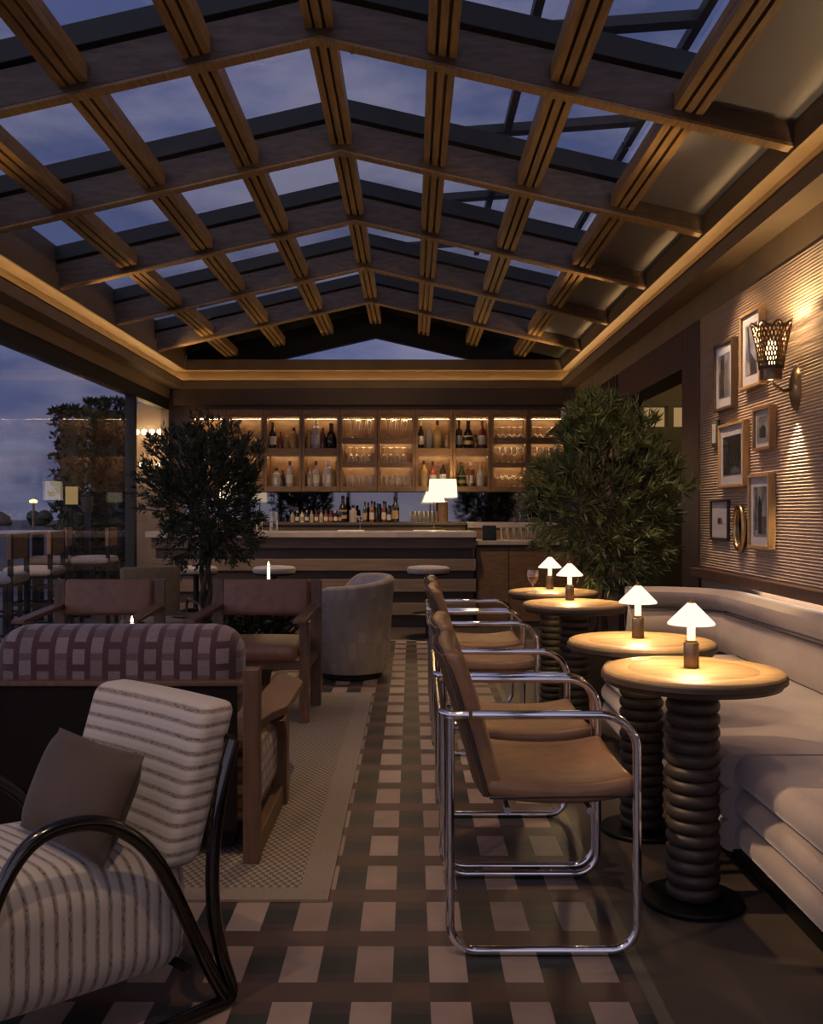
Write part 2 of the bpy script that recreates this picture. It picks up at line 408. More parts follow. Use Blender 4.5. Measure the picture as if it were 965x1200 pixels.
    def build(s, name, mats, parent=None, bevel=0.0, kind=None, auto=False):
        me = bpy.data.meshes.new(name); me.from_pydata(s.v, [], s.f)
        for m in (mats if isinstance(mats, (list, tuple)) else [mats]): me.materials.append(m)
        me.polygons.foreach_set('material_index', s.m); me.polygons.foreach_set('use_smooth', s.sm)
        me.update()
        if any(s.sm): me.set_sharp_from_angle(angle=math.radians(42))
        o = bpy.data.objects.new(name, me); COL.objects.link(o)
        if parent: o.parent = parent
        if bevel:
            b = o.modifiers.new('bevel', 'BEVEL'); b.width = bevel; b.segments = 2; b.limit_method = 'ANGLE'
        if kind: o['kind'] = kind
        return o
def fillet(pts, r, n=7, closed=False):
    pts = [Vector(p) for p in pts]; out = []; k = len(pts)
    for i, p in enumerate(pts):
        if not closed and i in (0, k - 1): out.append(p); continue
        a = (pts[i - 1] - p); b = (pts[(i + 1) % k] - p)
        rr = r[i] if isinstance(r, (list, tuple)) else r
        ua, ub = a.normalized(), b.normalized()
        half = ua.angle(ub) / 2
        if rr < 1e-6 or half > 1.55: out.append(p); continue
        d = min(rr / math.tan(half), a.length * .49, b.length * .49); rr = d * math.tan(half)
        cen = p + (ua + ub).normalized() * (rr / math.sin(half))
        s0 = p + ua * d - cen; s1 = p + ub * d - cen
        ang = s0.angle(s1); axv = s0.cross(s1).normalized()
        for j in range(n + 1): out.append(cen + Matrix.Rotation(ang * j / n, 3, axv) @ s0)
    return out
def arc(cx, cy, r, a0, a1, n=10):
    return [(cx + r * math.cos(a0 + (a1 - a0) * i / n), cy + r * math.sin(a0 + (a1 - a0) * i / n)) for i in range(n + 1)]
def smoothpath(pts, n=6):
    pts = [Vector(p) for p in pts]; out = []
    for i in range(len(pts) - 1):
        p0 = pts[max(0, i - 1)]; p1 = pts[i]; p2 = pts[i + 1]; p3 = pts[min(len(pts) - 1, i + 2)]
        for j in range(n):
            t = j / n
            out.append(.5 * ((2 * p1) + (p2 - p0) * t + (2 * p0 - 5 * p1 + 4 * p2 - p3) * t * t + (3 * p1 - p0 - 3 * p2 + p3) * t ** 3))
    out.append(pts[-1]); return out
def tag(o, label, cat, group=None):
    o['label'] = label; o['category'] = cat
    if group: o['group'] = group
    return o
def thing(name, label, cat, loc=(0, 0, 0), rz=0.0, group=None):
    o = bpy.data.objects.new(name, None); COL.objects.link(o)
    o.location = loc; o.rotation_euler = (0, 0, rz); o.empty_display_size = .1
    return tag(o, label, cat, group)
def dup(root, loc, rz=None, label=None, scale=None):
    r = root.copy(); COL.objects.link(r); r.location = loc
    if rz is not None: r.rotation_euler = (0, 0, rz)
    if label: r['label'] = label
    if scale: r.scale = (scale[0], scale[1], scale[2]) if isinstance(scale, tuple) else (scale,) * 3
    for ch in root.children:
        c = ch.copy(); COL.objects.link(c); c.parent = r
        for g in ch.children:
            d = g.copy(); COL.objects.link(d); d.parent = c
    return r
def struct(name, mb, m, bevel=0.0): return mb.build(name, m, None, bevel, 'structure')
def lamp_light(name, loc, power, color, parent=None, radius=.03):
    l = bpy.data.lights.new(name, 'POINT'); l.energy = power; l.color = color; l.shadow_soft_size = radius
    o = bpy.data.objects.new(name, l); COL.objects.link(o); o.location = loc
    if parent: o.parent = parent
    return o
def spot_light(name, loc, target, power, color, size=1.0, blend=.6, radius=.03, parent=None):
    l = bpy.data.lights.new(name, 'SPOT'); l.energy = power; l.color = color; l.spot_size = size; l.spot_blend = blend; l.shadow_soft_size = radius
    o = bpy.data.objects.new(name, l); COL.objects.link(o); o.location = loc
    d = Vector(target) - Vector(loc); o.rotation_euler = d.to_track_quat('-Z', 'Y').to_euler()
    if parent: o.parent = parent
    return o
WARM = (1, .62, .28)
def at(u, v, Y): return Vector(((u - 482.5) * Y / F, Y, 1.24 + (600 - v) * Y / F))
ORD = ['first', 'second', 'third', 'fourth', 'fifth', 'sixth', 'seventh', 'eighth', 'ninth', 'tenth', 'eleventh', 'twelfth', 'thirteenth']
# ================================================================ the room
XL, XR, YB = -2.95, 1.95, 11.5
struct('floor', MB().box(XL, .60, -2.2, 9.2, -.12, 0), M['plaid_floor'])
struct('trim_1', MB().box(.60, .637, -2.2, 9.2, -.12, 0), M['strip'])
struct('floor_right', MB().box(.637, 2.15, -2.2, 9.2, -.12, 0).box(2.15, 4.2, 5.8, 10.6, -.12, 0).box(XL, 2.15, 9.26, YB + .1, -.12, 0), M['concrete'])
struct('trim_2', MB().box(XL, 2.15, 9.2, 9.26, -.12, 0), M['stone'])
struct('ground', MB().box(-80, XL, -10, 150, -.2, -.03).box(XL, 40, YB + .1, 150, -.2, -.03), M['ground'])
struct('terrace', MB().box(-6.2, XL, -2, 14, -.03, -.002), M['terrace'])

# right wall: ribbed wall covering, wood band, panelled doorway
m = MB(); prof = []
nr = 98; z0, z1 = .874, 2.535; pitch = (z1 - z0) / nr
for i in range(nr):
    for k, dx in ((0, 0), (.22, .0075), (.5, .010), (.78, .0075)):
        prof.append((1.95 - dx, z0 + (i + k) * pitch))
prof.append((1.95, z1))
v = [(x, y, z) for y in (-2.2, 6.43) for x, z in prof]; k = len(prof)
m.add(v, [(i, i + 1, i + 1 + k, i + k) for i in range(k - 1)], 0, True)
struct('wall_right', m.box(1.951, 2.15, -2.2, 6.43, 0, 2.535), M['wallpale'])
m = MB()
m.box(1.93, 2.15, 6.43, 6.82, 0, 2.535).box(1.93, 2.15, 6.82, 8.9, 2.26, 2.535).box(1.93, 2.15, 8.9, YB + .1, 0, 2.26).box(1.945, 2.15, 8.9, YB + .1, 2.26, 2.535)
struct('wall_right_panelled', m, M['wallwood'], .004)
m = MB()
for i in range(22):
    y = 9.0 + i * .11
    m.box(1.925, 1.95, y, y + .05, 2.262, 2.533)
struct('trim_3', m, M['wallwood'])
struct('trim_4', MB().box(1.87, 1.952, -2.2, 6.43, .812, .874), M['wallwood'], .004)
struct('trim_5', MB().box(1.90, 1.93, -2.2, 5.35, .806, .811), M['ledge_led'])
# room seen through the doorway
m = MB().box(2.15, 4.2, 10.2, 10.35, 0, 2.15).box(2.15, 4.2, 10.2, 10.35, 2.37, 3.0).box(2.15, 2.48, 10.2, 10.35, 2.15, 2.37).box(2.74, 2.80, 10.2, 10.35, 2.15, 2.37).box(2.95, 4.2, 10.2, 10.35, 2.15, 2.37)
m.box(4.1, 4.25, 5.8, 10.3, 0, 3.0).box(2.15, 4.2, 5.7, 5.8, 0, 3.0).box(2.15, 4.2, 5.8, 10.3, 2.9, 3.0)
struct('wall_alcove', m, M['niche'])
struct('window_alcove', MB().box(2.48, 2.95, 10.36, 10.38, 2.14, 2.38), M['litwin'])
struct('column_alcove', MB().lathe([(0, 0), (.10, 0), (.10, 2.9), (0, 2.9)], (2.32, 7.25, 0), 20), M['panel_dark'])
lamp_light('alcove_lamp', (2.9, 9.2, 2.5), 9.0, WARM, None, .1)

# cornice: tray soffit, lip, cove back, eave beam on three sides
def ring(xin_l, xin_r, yin, xo_l, xo_r, yo, z0, z1, mat, name, bevel=0):
    m = MB().box(xo_l, xin_l, -2.2, yo, z0, z1).box(xin_r, xo_r, -2.2, yo, z0, z1).box(xin_l, xin_r, yin, yo, z0, z1)
    return struct(name, m, mat, bevel)
ring(-2.74, 1.79, 11.40, -3.1, 2.1, 11.65, 2.715, 2.73, M['cornice'], 'ceiling_soffit')
ring(-2.74, 1.79, 11.40, -2.758, 1.808, 11.418, 2.73, 2.805, M['cornice'], 'trim_6', .003)
ring(-2.738, 1.788, 11.398, -2.76, 1.81, 11.42, 2.805, 2.815, M['bronze'], 'trim_7')
ring(-2.84, 1.88, 11.48, -3.1, 2.1, 11.65, 2.73, 2.93, M['cornice'], 'ceiling_cove')
ring(-2.69, 1.79, 11.40, -3.1, 2.1, 11.65, 2.93, 3.06, M['brownpaint'], 'trim_8', .004)
struct('trim_12', MB().box(-2.9, -2.71, -2.2, 11.5, 3.06, 3.27), M['brownpaint'])
ring(-2.785, 1.835, 11.445, -2.80, 1.85, 11.46, 2.732, 2.744, M['cove_led'], 'trim_9')
struct('wall_right_upper', MB().box(1.95, 2.1, -2.2, YB, 2.535, 2.715), M['cornice'])
struct('wall_left_header', MB().box(-3.1, -2.90, -2.2, YB, 2.60, 2.715), M['cornice'])
struct('trim_10', MB().box(-3.02, -2.92, -2.2, YB, 2.466, 2.60), M['slate'], .003)
# back wall
m = MB().box(XL, 2.1, YB, YB + .12, 0, 2.715).box(XL + .1, 1.95, 11.42, YB, 2.52, 2.715)
struct('wall_back', m, M['brownpaint'])
struct('trim_11', MB().box(-2.72, 1.93, 11.478, 11.499, 1.12, 1.50), M['mirror'])
struct('wall_back_outer', MB().box(-3.36, XL - .02, 11.55, 11.7, 0, 2.55), M['cornice'])
# left glazing
for i, (y0, y1) in enumerate(((-2.0, 1.42), (1.5, 5.7), (5.78, 10.0), (10.1, 11.48))):
    struct('window_%d' % (i + 1), MB().box(-2.956, -2.944, y0, y1, .0, 2.47), M['glass'])
for i, y in enumerate((1.42, 5.7, 10.0)):
    struct('window_post_%d' % (i + 1), MB().box(-3.0, -2.90, y, y + .09, 0, 2.47), M['slate'], .004)
struct('window_post_4', MB().box(-3.0, -2.90, 11.42, 11.5, 0, 2.47), M['cornice'], .004)
# wall behind the camera, glazed with dark mullions
m = MB().box(XL, 2.1, -2.3, -2.2, 0, .5).box(XL, 2.1, -2.3, -2.2, 2.5, 2.73)
for x in (-2.95, -1.7, -.45, .8, 2.0): m.box(x, x + .08, -2.3, -2.2, .5, 2.5)
struct('wall_rear', m, M['slate'])

# ---------------------------------------------------------------- roof
XRG, ZB, SL = -.432, 3.47, .228
def zb(x): return ZB - SL * abs(x - XRG)
RY = [4.47 + 1.407 * k for k in range(-4, 6)]
for y in RY:
    h = .18
    poly = [(-2.71, zb(-2.71)), (XRG, ZB), (1.80, zb(1.80)), (1.80, zb(1.80) + h), (XRG, ZB + h), (-2.71, zb(-2.71) + h)]
    struct('ceiling_beam', MB().prism(poly, y, y + .075), M['beam'], .004)
    poly = [(-2.71, zb(-2.71) - .014), (XRG, ZB - .014), (1.80, zb(1.80) - .014), (1.80, zb(1.80)), (XRG, ZB), (-2.71, zb(-2.71))]
    struct('ceiling_lit_underside', MB().prism(poly, y, y + .075), M['purlin'])  # added paler strip: warm light on the beam underside put into colour
    # glazing rail on top of the beam
    poly = [(a, b + h + .02) for a, b in ((-2.85, zb(-2.85)), (XRG, ZB), (1.95, zb(1.95)))]
    poly = poly + [(a, b + .11) for a, b in poly[::-1]]
    struct('ceiling_rail', MB().prism(poly, y - .02, y + .13), M['slate'], .003)
PX = [XRG + .575 * k for k in range(-3, 4)]
for a, y in enumerate(RY[:-1]):
    for x in PX:
        s = SL if x < XRG - .01 else (-SL if x > XRG + .01 else 0)
        m = MB()
        def b(x0, x1, z0, z1):
            m.add([(xx, yy, zb(x) + s * (xx - x) + z) for xx in (x0, x1) for yy in (y + .078, RY[a + 1] - .003) for z in (z0, z1)],
                  [(0, 1, 3, 2), (4, 6, 7, 5), (0, 4, 5, 1), (2, 3, 7, 6), (0, 2, 6, 4), (1, 5, 7, 3)])
        b(x - .068, x + .068, .072, .115)
        for dx in (-.050, 0, .050): b(x + dx - .017, x + dx + .017, .03, .072)
        struct('ceiling_purlin', m, M['purlin'])
# sloping roof glass, one pane each side of each bay; frosted strip along the right eave; solid last bay
H2 = .18 + .125
nw = 5
def slab(x0, x1, y0, y1, dz, th):
    return MB().prism([(x0, zb(x0) + dz), (x1, zb(x1) + dz), (x1, zb(x1) + dz + th), (x0, zb(x0) + dz + th)], y0, y1)
for a in range(len(RY) - 1):
    y0, y1 = RY[a] + .08, RY[a + 1] + .03
    last = a == len(RY) - 2
    for (x0, x1, fr) in ((-2.85, XRG, 0), (XRG, 1.31, 0), (1.31, 1.95, 1)):
        mat = M['slate'] if last else (M['frost'] if fr else M['roofglass'])
        struct('window_%d' % nw, slab(x0, x1, y0, y1, H2 if not fr else .10, .012), mat); nw += 1
    if not last:
        # raised opening sash over the right slope
        m = MB()
        zz = lambda x: 3.93 + .075 * (x - .4)
        ys, ye = RY[a] + .05, RY[a + 1] + .0
        for x in (.66, 1.62):
            m.add([(x + dx, yy, zz(x) + dz) for dx in (0, .05) for yy in (ys, ye) for dz in (0, .06)], [(0, 1, 3, 2), (4, 6, 7, 5), (0, 4, 5, 1), (2, 3, 7, 6), (0, 2, 6, 4), (1, 5, 7, 3)])
        m.prism([(-.35, zz(-.35)), (1.67, zz(1.67)), (1.67, zz(1.67) + .06), (-.35, zz(-.35) + .06)], RY[a] + .93, RY[a] + 1.03)
        struct('ceiling_sash', m, M['slate'])
# back gable: sloping fascia boards over a glass triangle
g = lambda x, d: zb(x) + d
m = MB().prism([(-2.7, g(-2.7, -.13)), (XRG, g(XRG, -.13)), (XRG, g(XRG, .26)), (-2.7, g(-2.7, .26))], 11.5, 11.6)
m.prism([(XRG, g(XRG, -.13)), (1.8, g(1.8, -.13)), (1.8, g(1.8, .26)), (XRG, g(XRG, .26))], 11.5, 11.6)
struct('wall_gable', m, M['black'])
struct('window_gable', MB().prism([(-2.3, 3.05), (1.4, 3.05), (XRG, 3.36)], 11.53, 11.545), M['roofglass'])

# spots at beam height: banquette ones inferred from table shadows, others added as fill
for (p, t, e, sz) in (((-1.45, 3.05, 3.1), (1.38, 2.95, .45), 250, .40), ((-1.45, 4.1, 3.1), (1.38, 4.2, .45), 200, .40), ((.25, 3.1, 3.2), (1.2, 3.2, .45), 35, .8), ((.55, 5.5, 3.15), (1.1, 5.2, .5), 35, 1.0),
                      ((-.2, 4.4, 3.3), (.25, 4.4, 0), 70, 1.1), ((-.2, 7.3, 3.3), (.2, 7.5, 0), 75, 1.2), ((.15, 1.5, 3.2), (-.7, 2.3, .3), 42, .8),
                      ((.2, 9.0, 3.3), (.1, 10.3, .5), 105, 1.4), ((-1.6, 8.9, 3.1), (-1.6, 10.3, .5), 80, 1.4), ((.7, 4.4, 3.1), (1.3, 6.4, 1.4), 55, .7),
                      ((-1.0, 1.6, 3.2), (-.3, 2.6, 0), 35, 1.2)):
    spot_light('accent_fill_spot', p, t, e, (1, .66, .36), sz, .7, .04)
# picture spots on the outer purlin
for y, e in ((3.3, 60), (5.55, 115)):
    spot_light('picture_spot', (1.36, y, 3.0), (1.95, y - .05, 1.42), e, (1, .66, .40), 1.12, .8, .012)
# unseen uplights added at the cornice lip to warm the roof timbers
for y, e in ((2.2, 8), (4.8, 16), (7.4, 24), (10.0, 26)):
    spot_light('roof_fill_spot', (1.66, y, 2.80), (-.6, y + .4, 3.5), e, (1, .60, .26), 1.7, .9, .06)
    spot_light('roof_fill_spot', (-2.58, y, 2.80), (-.3, y + .4, 3.5), e, (1, .60, .26), 1.7, .9, .06)
spot_light('terrace_light', (-3.2, 6.6, 2.5), (-3.6, 9.4, .9), 70, (1, .58, .26), 1.2, .7, .05)
# ================================================================ furniture
# --- rug
rg = thing('rug', 'large woven beige rug with a plain border under the lounge seating', 'rug', (-1.8, 4.8, 0))
m = MB(); m.X = Matrix.Translation((1.8, -4.8, 0))
o = MB().box(-3.3, -.265, 3.036, 6.52, .001, .009).build('weave', M['rug'], None)
o.parent = rg; o.matrix_parent_inverse = Matrix.Translation((1.8, -4.8, 0))

# --- banquette
bq = thing('banquette', 'long greige velvet banquette with rolled seat edge along the right wall', 'banquette', (1.5, 3.0, 0))
def wmb():
    m = MB(); m.X = Matrix.Translation((-1.5, -3.0, 0)); return m
wmb().box(1.158, 1.93, .4, 5.2, 0, .16).build('plinth', M['black'], bq)
def roll(zc, H, b, n=10): return [(b * math.cos(-PI / 2 + PI * i / n), zc + H / 2 * math.sin(-PI / 2 + PI * i / n)) for i in range(n + 1)]
near = [(1.095, .4), (1.095, 1.7), (1.095, 3.085)]
far = [(1.04, 3.09), (1.04, 4.0), (1.04, 4.95)] + arc(1.34, 4.95, .30, PI, PI / 2, 8) + [(1.45, 5.25), (1.60, 5.25)]
for path in (near, far):
    for i, (zc, H) in enumerate(((.195, .105), (.295, .10), (.40, .11))):
        wmb().sweep(path, roll(zc, H, .05)).build('seat_roll', M['velvet'], bq)
poly = near + [(1.80, 3.085), (1.80, .4)]
wmb().prism(poly, .15, .453, axis='z').build('seat', M['velvet'], bq)
poly = far + [(1.80, 5.25), (1.80, 3.09)]
wmb().prism(poly, .15, .456, axis='z').build('seat', M['velvet'], bq)
bpath = [(1.80, .4), (1.80, 2.5), (1.80, 5.4)] + arc(1.46, 5.4, .34, 0, PI / 2, 10)[1:] + [(1.38, 5.74), (1.31, 5.74)]
wmb().sweep(bpath, [(-.12, .44), (.02, .44), (.055, .50), (.055, .58), (.03, .64), (-.01, .665), (-.12, .67)]).build('backrest', M['velvet'], bq)
wmb().sweep(bpath, [(-.13, 0), (-.135, .44), (-.04, .665), (.0, .675), (.032, .70), (.046, .732), (.038, .764), (.008, .784), (-.04, .790), (-.09, .786), (-.125, .775), (-.125, .0)]).build('top_roll', M['velvet'], bq)
wmb().tube([(x - (.035 if i < 3 else 0), y - (.035 if i > 3 else 0), .668) for i, (x, y) in enumerate(bpath)], .006, 6).build('piping', M['cord'], bq)
wmb().tube([(1.772, .4, .455), (1.772, 5.2, .455)], .007, 6).build('piping', M['cord'], bq)

# --- pedestal tables
TY = [3.04, 3.72, 5.25, 6.05]; TX = .895
tl = ['round oak pedestal table nearest the camera, on a column of stacked dark rings',
      'round oak pedestal table second from the camera, partly behind the nearest table',
      'round oak pedestal table third from the camera, beyond the banquette seat end',
      'round oak pedestal table farthest from the camera, with a wine glass on it']
t0 = thing('pedestal_table', tl[0], 'table', (TX, TY[0], 0), 0, 'ring-column tables along the banquette')
MB().lathe([(0, .742), (.20, .742), (.203, .7405), (.206, .742), (.272, .742), (.279, .738), (.28, .73)], (0, 0, 0), 56).build('tabletop', M['tabletop'], t0)
top0 = t0.children[-1]
MB().lathe([(.28, .731), (.286, .727), (.286, .712), (.275, .707), (.27, .695), (.12, .692), (0, .692)], (0, 0, 0), 56).build('table_edge', M['tableedge'], top0)
prof = [(.05, .02)]
for i in range(16):
    z = .022 + i * .0418
    prof += [(.072, z), (.080, z + .006), (.084, z + .016), (.084, z + .027), (.080, z + .036), (.070, z + .0415)]
prof.append((.06, .694))
MB().lathe(prof, (0, 0, 0), 32).build('column', M['column'], t0)
MB().lathe([(0, 0), (.155, 0), (.158, .004), (.158, .014), (.154, .018), (0, .02)], (0, 0, 0), 40).build('base_plate', M['black'], t0)
for i in range(1, 4): dup(t0, (TX, TY[i], 0), .3 * i, tl[i])

# --- table lamps
LP = [(.896, 3.06), (.896, 3.78), (.894, 5.40), (.894, 6.17)]
ll = ['glowing cone-shaded table lamp on the nearest round table', 'glowing cone-shaded table lamp on the second round table from the camera',
      'glowing cone-shaded table lamp on the third round table', 'glowing cone-shaded table lamp on the farthest round table, beside the wine glass']
def table_lamp(loc, label):
    r = thing('table_lamp', label, 'lamp', loc, 0, 'cone-shaded lamps on the round tables')
    MB().lathe([(0, 0), (.0225, 0), (.024, .003), (.024, .078), (.022, .081), (0, .081)], seg=24).build('lamp_base', M['bronze'], r)
    MB().lathe([(.013, .081), (.013, .15)], seg=18).build('lamp_stem', M['stemglow'], r)
    MB().lathe([(.017, .081), (.019, .083), (.019, .088), (.014, .090)], seg=18).build('collar', M['brass'], r)
    MB().lathe([(.073, .138), (.0745, .142), (.070, .148), (.012, .207), (.010, .208)], seg=36).lathe([(.012, .2055), (.069, .146), (.072, .139)], seg=36).build('lamp_shade', M['shade'], r)
    shd = r.children[-1]
    MB().lathe([(0, .207), (.012, .207), (.011, .211), (.004, .213), (.006, .218), (0, .222)], seg=14).build('finial', M['brass'], shd)
    lamp_light('lamp_bulb', (0.0, 0, .160), 11.0, (1, .66, .32), r, .02)
    return r
for (x, y), l in zip(LP, ll): table_lamp((x, y, .742), l)

# --- tubular armchairs
def tubular_chair(loc, rz, label):
    r = thing('tubular_armchair', label, 'chair', loc, rz, 'chrome and leather armchairs along the tables')
    t = .0125
    for s in (-1, 1):
        y = s * .285
        p = fillet([(-.262, y, .665), (-.262, y, t), (.262, y, t), (.262, y, .672), (-.20, y, .672)], [0, .075, .075, .10, 0], 8)
        MB().tube(p, t, 10).build('side_frame', M['chrome'], r)
    p = fillet([(-.21, .285, .672), (-.285, .285, .672), (-.285, -.285, .672), (-.21, -.285, .672)], .07, 8)
    MB().tube(p, t, 10).build('arm_rail', M['chrome'], r)
    for xx in (.13, -.10): MB().tube([(xx, -.28, .402), (xx, .28, .402)], .010, 8).build('cross_rail', M['chrome'], r)
    def dish(q):
        q.z += .018 * (q.x / .21) ** 2 - .012 * (1 - (q.y / .262) ** 2) + (.012 if q.x > .1 else 0) * (q.x - .1) * 5
        return q
    so = MB().rbox(.215, .262, .030, .026, (.055, 0, .442), 8, 0, 0, dish).build('seat', M['leather'], r)
    MB().tube(fillet([(-.15, -.258, .432), (.262, -.258, .438), (.262, .258, .438), (-.15, .258, .432)], .03, 4), .005, 6).build('piping', M['cord'], so)
    def lean(q):
        z = q.z
        return Vector((q.x - .30 * z - .10 * z * z - .02 * (1 - (q.y / .255) ** 2), q.y, q.z))
    b = MB().rbox(.030, .255, .212, .026, (-.183, 0, .632), 8, 0, 0, lean); bo = b.build('backrest', M['leather'], r)
    e = []
    for s in (-1, 1):
        for z in (-.19, -.1, 0, .1, .19): pass
    pts = []
    for (yy, zz) in [(-.25, -.20), (-.25, 0), (-.25, .15), (-.20, .205), (0, .208), (.20, .205), (.25, .15), (.25, 0), (.25, -.20)]:
        pts.append((-.183 - .30 * zz - .10 * zz * zz - .025 - .02 * (1 - (yy / .255) ** 2), yy, .632 + zz))
    MB().tube(smoothpath(pts, 4), .005, 6).build('piping', M['cord'], bo)
    # dark leather back shell
    def lean2(q): return Vector((q.x - .30 * q.z - .10 * q.z * q.z - .02 * (1 - (q.y / .25) ** 2), q.y, q.z))
    MB().rbox(.006, .245, .203, .005, (-.2165, 0, .632), 6, 0, 0, lean2).build('back_shell', M['leather_dark'], bo)
    return r
cl_ = ['chrome tube armchair with tan leather seat nearest the camera, at the nearest round table',
       'chrome tube armchair with tan leather seat directly behind the nearest one',
       'chrome tube armchair with leather seat at the third round table',
       'chrome tube armchair farthest from the camera, nearest the bar stool']
for (x, y), l in zip(((.37, 2.96), (.37, 3.60), (.375, 5.15), (.38, 5.82)), cl_): tubular_chair((x, y, 0), 0, l)

# --- striped lounge chair, front left
FV = Vector((-.66, -.75)).normalized(); WV = Vector((-FV.y, FV.x))
RZ = math.atan2(FV.y, FV.x)
root = Vector((-.46, 2.40)) - WV * .30
sc_ = thing('lounge_chair', 'low striped cream lounge chair with looping dark chrome arms, front left', 'chair', (root.x, root.y, 0), RZ)
for s in (-1, 1):
    y = s * .30
    p = smoothpath([(.012, y, .03), (.055, y, .11), (.11, y, .226), (.207, y, .418), (.30, y, .515), (.40, y, .556), (.51, y, .545), (.584, y, .46), (.64, y, .30), (.67, y, .12), (.66, y, .03), (.62, y, .018), (.40, y, .018), (.1, y, .018), (.012, y, .018), (-.008, y, .04), (.02, y, .13), (.045, y, .25), (.047, y, .395), (.020, y, .56), (-.015, y, .665)], 6)
    MB().tube(p, .0175, 12).build('arm_loop', M['gunmetal'], sc_)
for q in ((-.015, .665), (.12, .135), (.55, .09)): MB().tube([(q[0], -.30, q[1]), (q[0], .30, q[1])], .0115, 10).build('cross_rail', M['gunmetal'], sc_)
def seatbend(q): return Vector((q.x, q.y, q.z + .03 * (q.x / .38)))
MB().rbox(.385, .268, .150, .085, (.455, 0, .288), 10, .012, 0, seatbend).build('seat_cushion', M['stripe_seat'], sc_)
def backbend(q): return Vector((q.x - .31 * q.z - .015 * (1 - (q.y / .27) ** 2), q.y, q.z))
MB().rbox(.055, .265, .195, .034, (.060, .012, .562), 10, 0, 0, backbend).build('back_cushion', M['stripe_back'], sc_)
def pillow_mesh(w, h, t, n=16):
    v = []; f = []
    for sd in (-1, 1):
        for i in range(n + 1):
            for j in range(n + 1):
                a = -1 + 2 * i / n; b = -1 + 2 * j / n
                th = t * max(0, (1 - abs(a) ** 3)) ** .6 * max(0, (1 - abs(b) ** 3)) ** .6
                pin = 1 - .05 * (1 - abs(a)) * (abs(b) ** 3)
                pin2 = 1 - .05 * (1 - abs(b)) * (abs(a) ** 3)
                wr = .003 * math.sin(7 * a + 4 * b) * (1 - abs(a))
                v.append((a * w * pin2, sd * (th + (wr if 0 < i < n and 0 < j < n else 0) + .001), b * h * pin))
    k = (n + 1) ** 2
    for i in range(n):
        for j in range(n):
            q = (i * (n + 1) + j, (i + 1) * (n + 1) + j, (i + 1) * (n + 1) + j + 1, i * (n + 1) + j + 1)
            f.append(q); f.append(tuple(x + k for x in q[::-1]))
    e = [(i, 0) for i in range(n)] + [(n, j) for j in range(n)] + [(i, n) for i in range(n, 0, -1)] + [(0, j) for j in range(n, 0, -1)]
    ids = [i * (n + 1) + j for i, j in e]
    for a, b in zip(ids, ids[1:] + ids[:1]): f.append((b, a, a + k, b + k))
    return MB().add(v, f, 0, True)
pc = root + FV * .27 + WV * .10
pl = pillow_mesh(.198, .128, .065).build('throw_pillow', M['pillow'])
pl.location = (pc.x - .02, pc.y, .556)
pl.rotation_euler = (Matrix.Rotation(RZ + PI / 2, 4, 'Z') @ Matrix.Rotation(-.42, 4, 'X') @ Matrix.Rotation(.02, 4, 'Y')).to_euler()
tag(pl, 'dark brown velvet pillow leaning on the striped lounge chair', 'pillow')

# --- woven-block armchair seen from behind
ac = thing('armchair', 'wooden armchair with mauve block-weave cushions, seen from behind', 'armchair', (-1.07, 3.7, 0.009))
def amb():
    m = MB(); m.X = Matrix.Translation((1.07, -3.7, 0)); return m
for s, nm in ((1, 'r'), (-1, 'l')):
    def sx(a, b): return (a, b) if s > 0 else (-2.14 - b, -2.14 - a)
    a, b = sx(-.590, -.535)
    amb().box(a, b, 3.34, 3.41, 0, .68).build('back_post', M['frame_wood'], ac, .004)
    amb().box(a + .004, b - .004, 3.41, 4.02, 0, .08).build('bottom_rail', M['frame_wood'], ac, .004)
    a2, b2 = sx(-.600, -.520)
    pr = [(4.02, 0), (4.09, 0), (4.09, .385), (4.00, .385), (3.94, .37), (3.99, .33), (4.02, .28)]
    amb().prism(pr, a2 + .01, b2 - .003, axis='x').build('front_leg', M['frame_wood'], ac, .004)
    pts = [(a2 - .075, 3.412), (b2 - .075, 3.412), (b2 - .07, 3.70), (b2 - .045, 3.88), (b2 - .01, 3.97), (b2, 4.02), (b2, 4.58), (b2 - .02, 4.64), (a2 - .02, 4.78), (a2 - .05, 4.80), (a2 - .075, 4.78)] if s > 0 else \
          [(a2 + .075, 3.412), (b2 + .075, 3.412), (b2 + .075, 4.78), (b2 + .05, 4.80), (b2 + .02, 4.78), (a2 + .02, 4.64), (a2, 4.58), (a2, 4.02), (a2 + .01, 3.97), (a2 + .045, 3.88), (a2 + .07, 3.70)]
    amb().prism(pts, .385, .420, axis='z').build('armrest', M['frame_wood'], ac, .004)
amb().box(-1.548, -.622, 3.385, 3.415, .10, .615).build('back_panel', M['panel_dark'], ac)
amb().box(-1.55, -.592, 3.375, 3.42, .615, .632).build('top_rail', M['frame_wood'], ac, .003)
amb().rbox(.450, .135, .185, .11, (-1.072, 3.555, .628), 10, 0).build('back_cushion', M['plaid'], ac)
amb().rbox(.505, .43, .160, .085, (-1.07, 3.92, .235), 10, .01).build('seat_cushion', M['plaid_seat'], ac)
amb().box(-1.5, -.64, 3.45, 4.40, .03, .09).build('seat_frame', M['panel_dark'], ac)
for x in (-1.5, -.66): amb().box(x, x + .04, 4.34, 4.38, 0, .09).build('inner_leg', M['panel_dark'], ac)

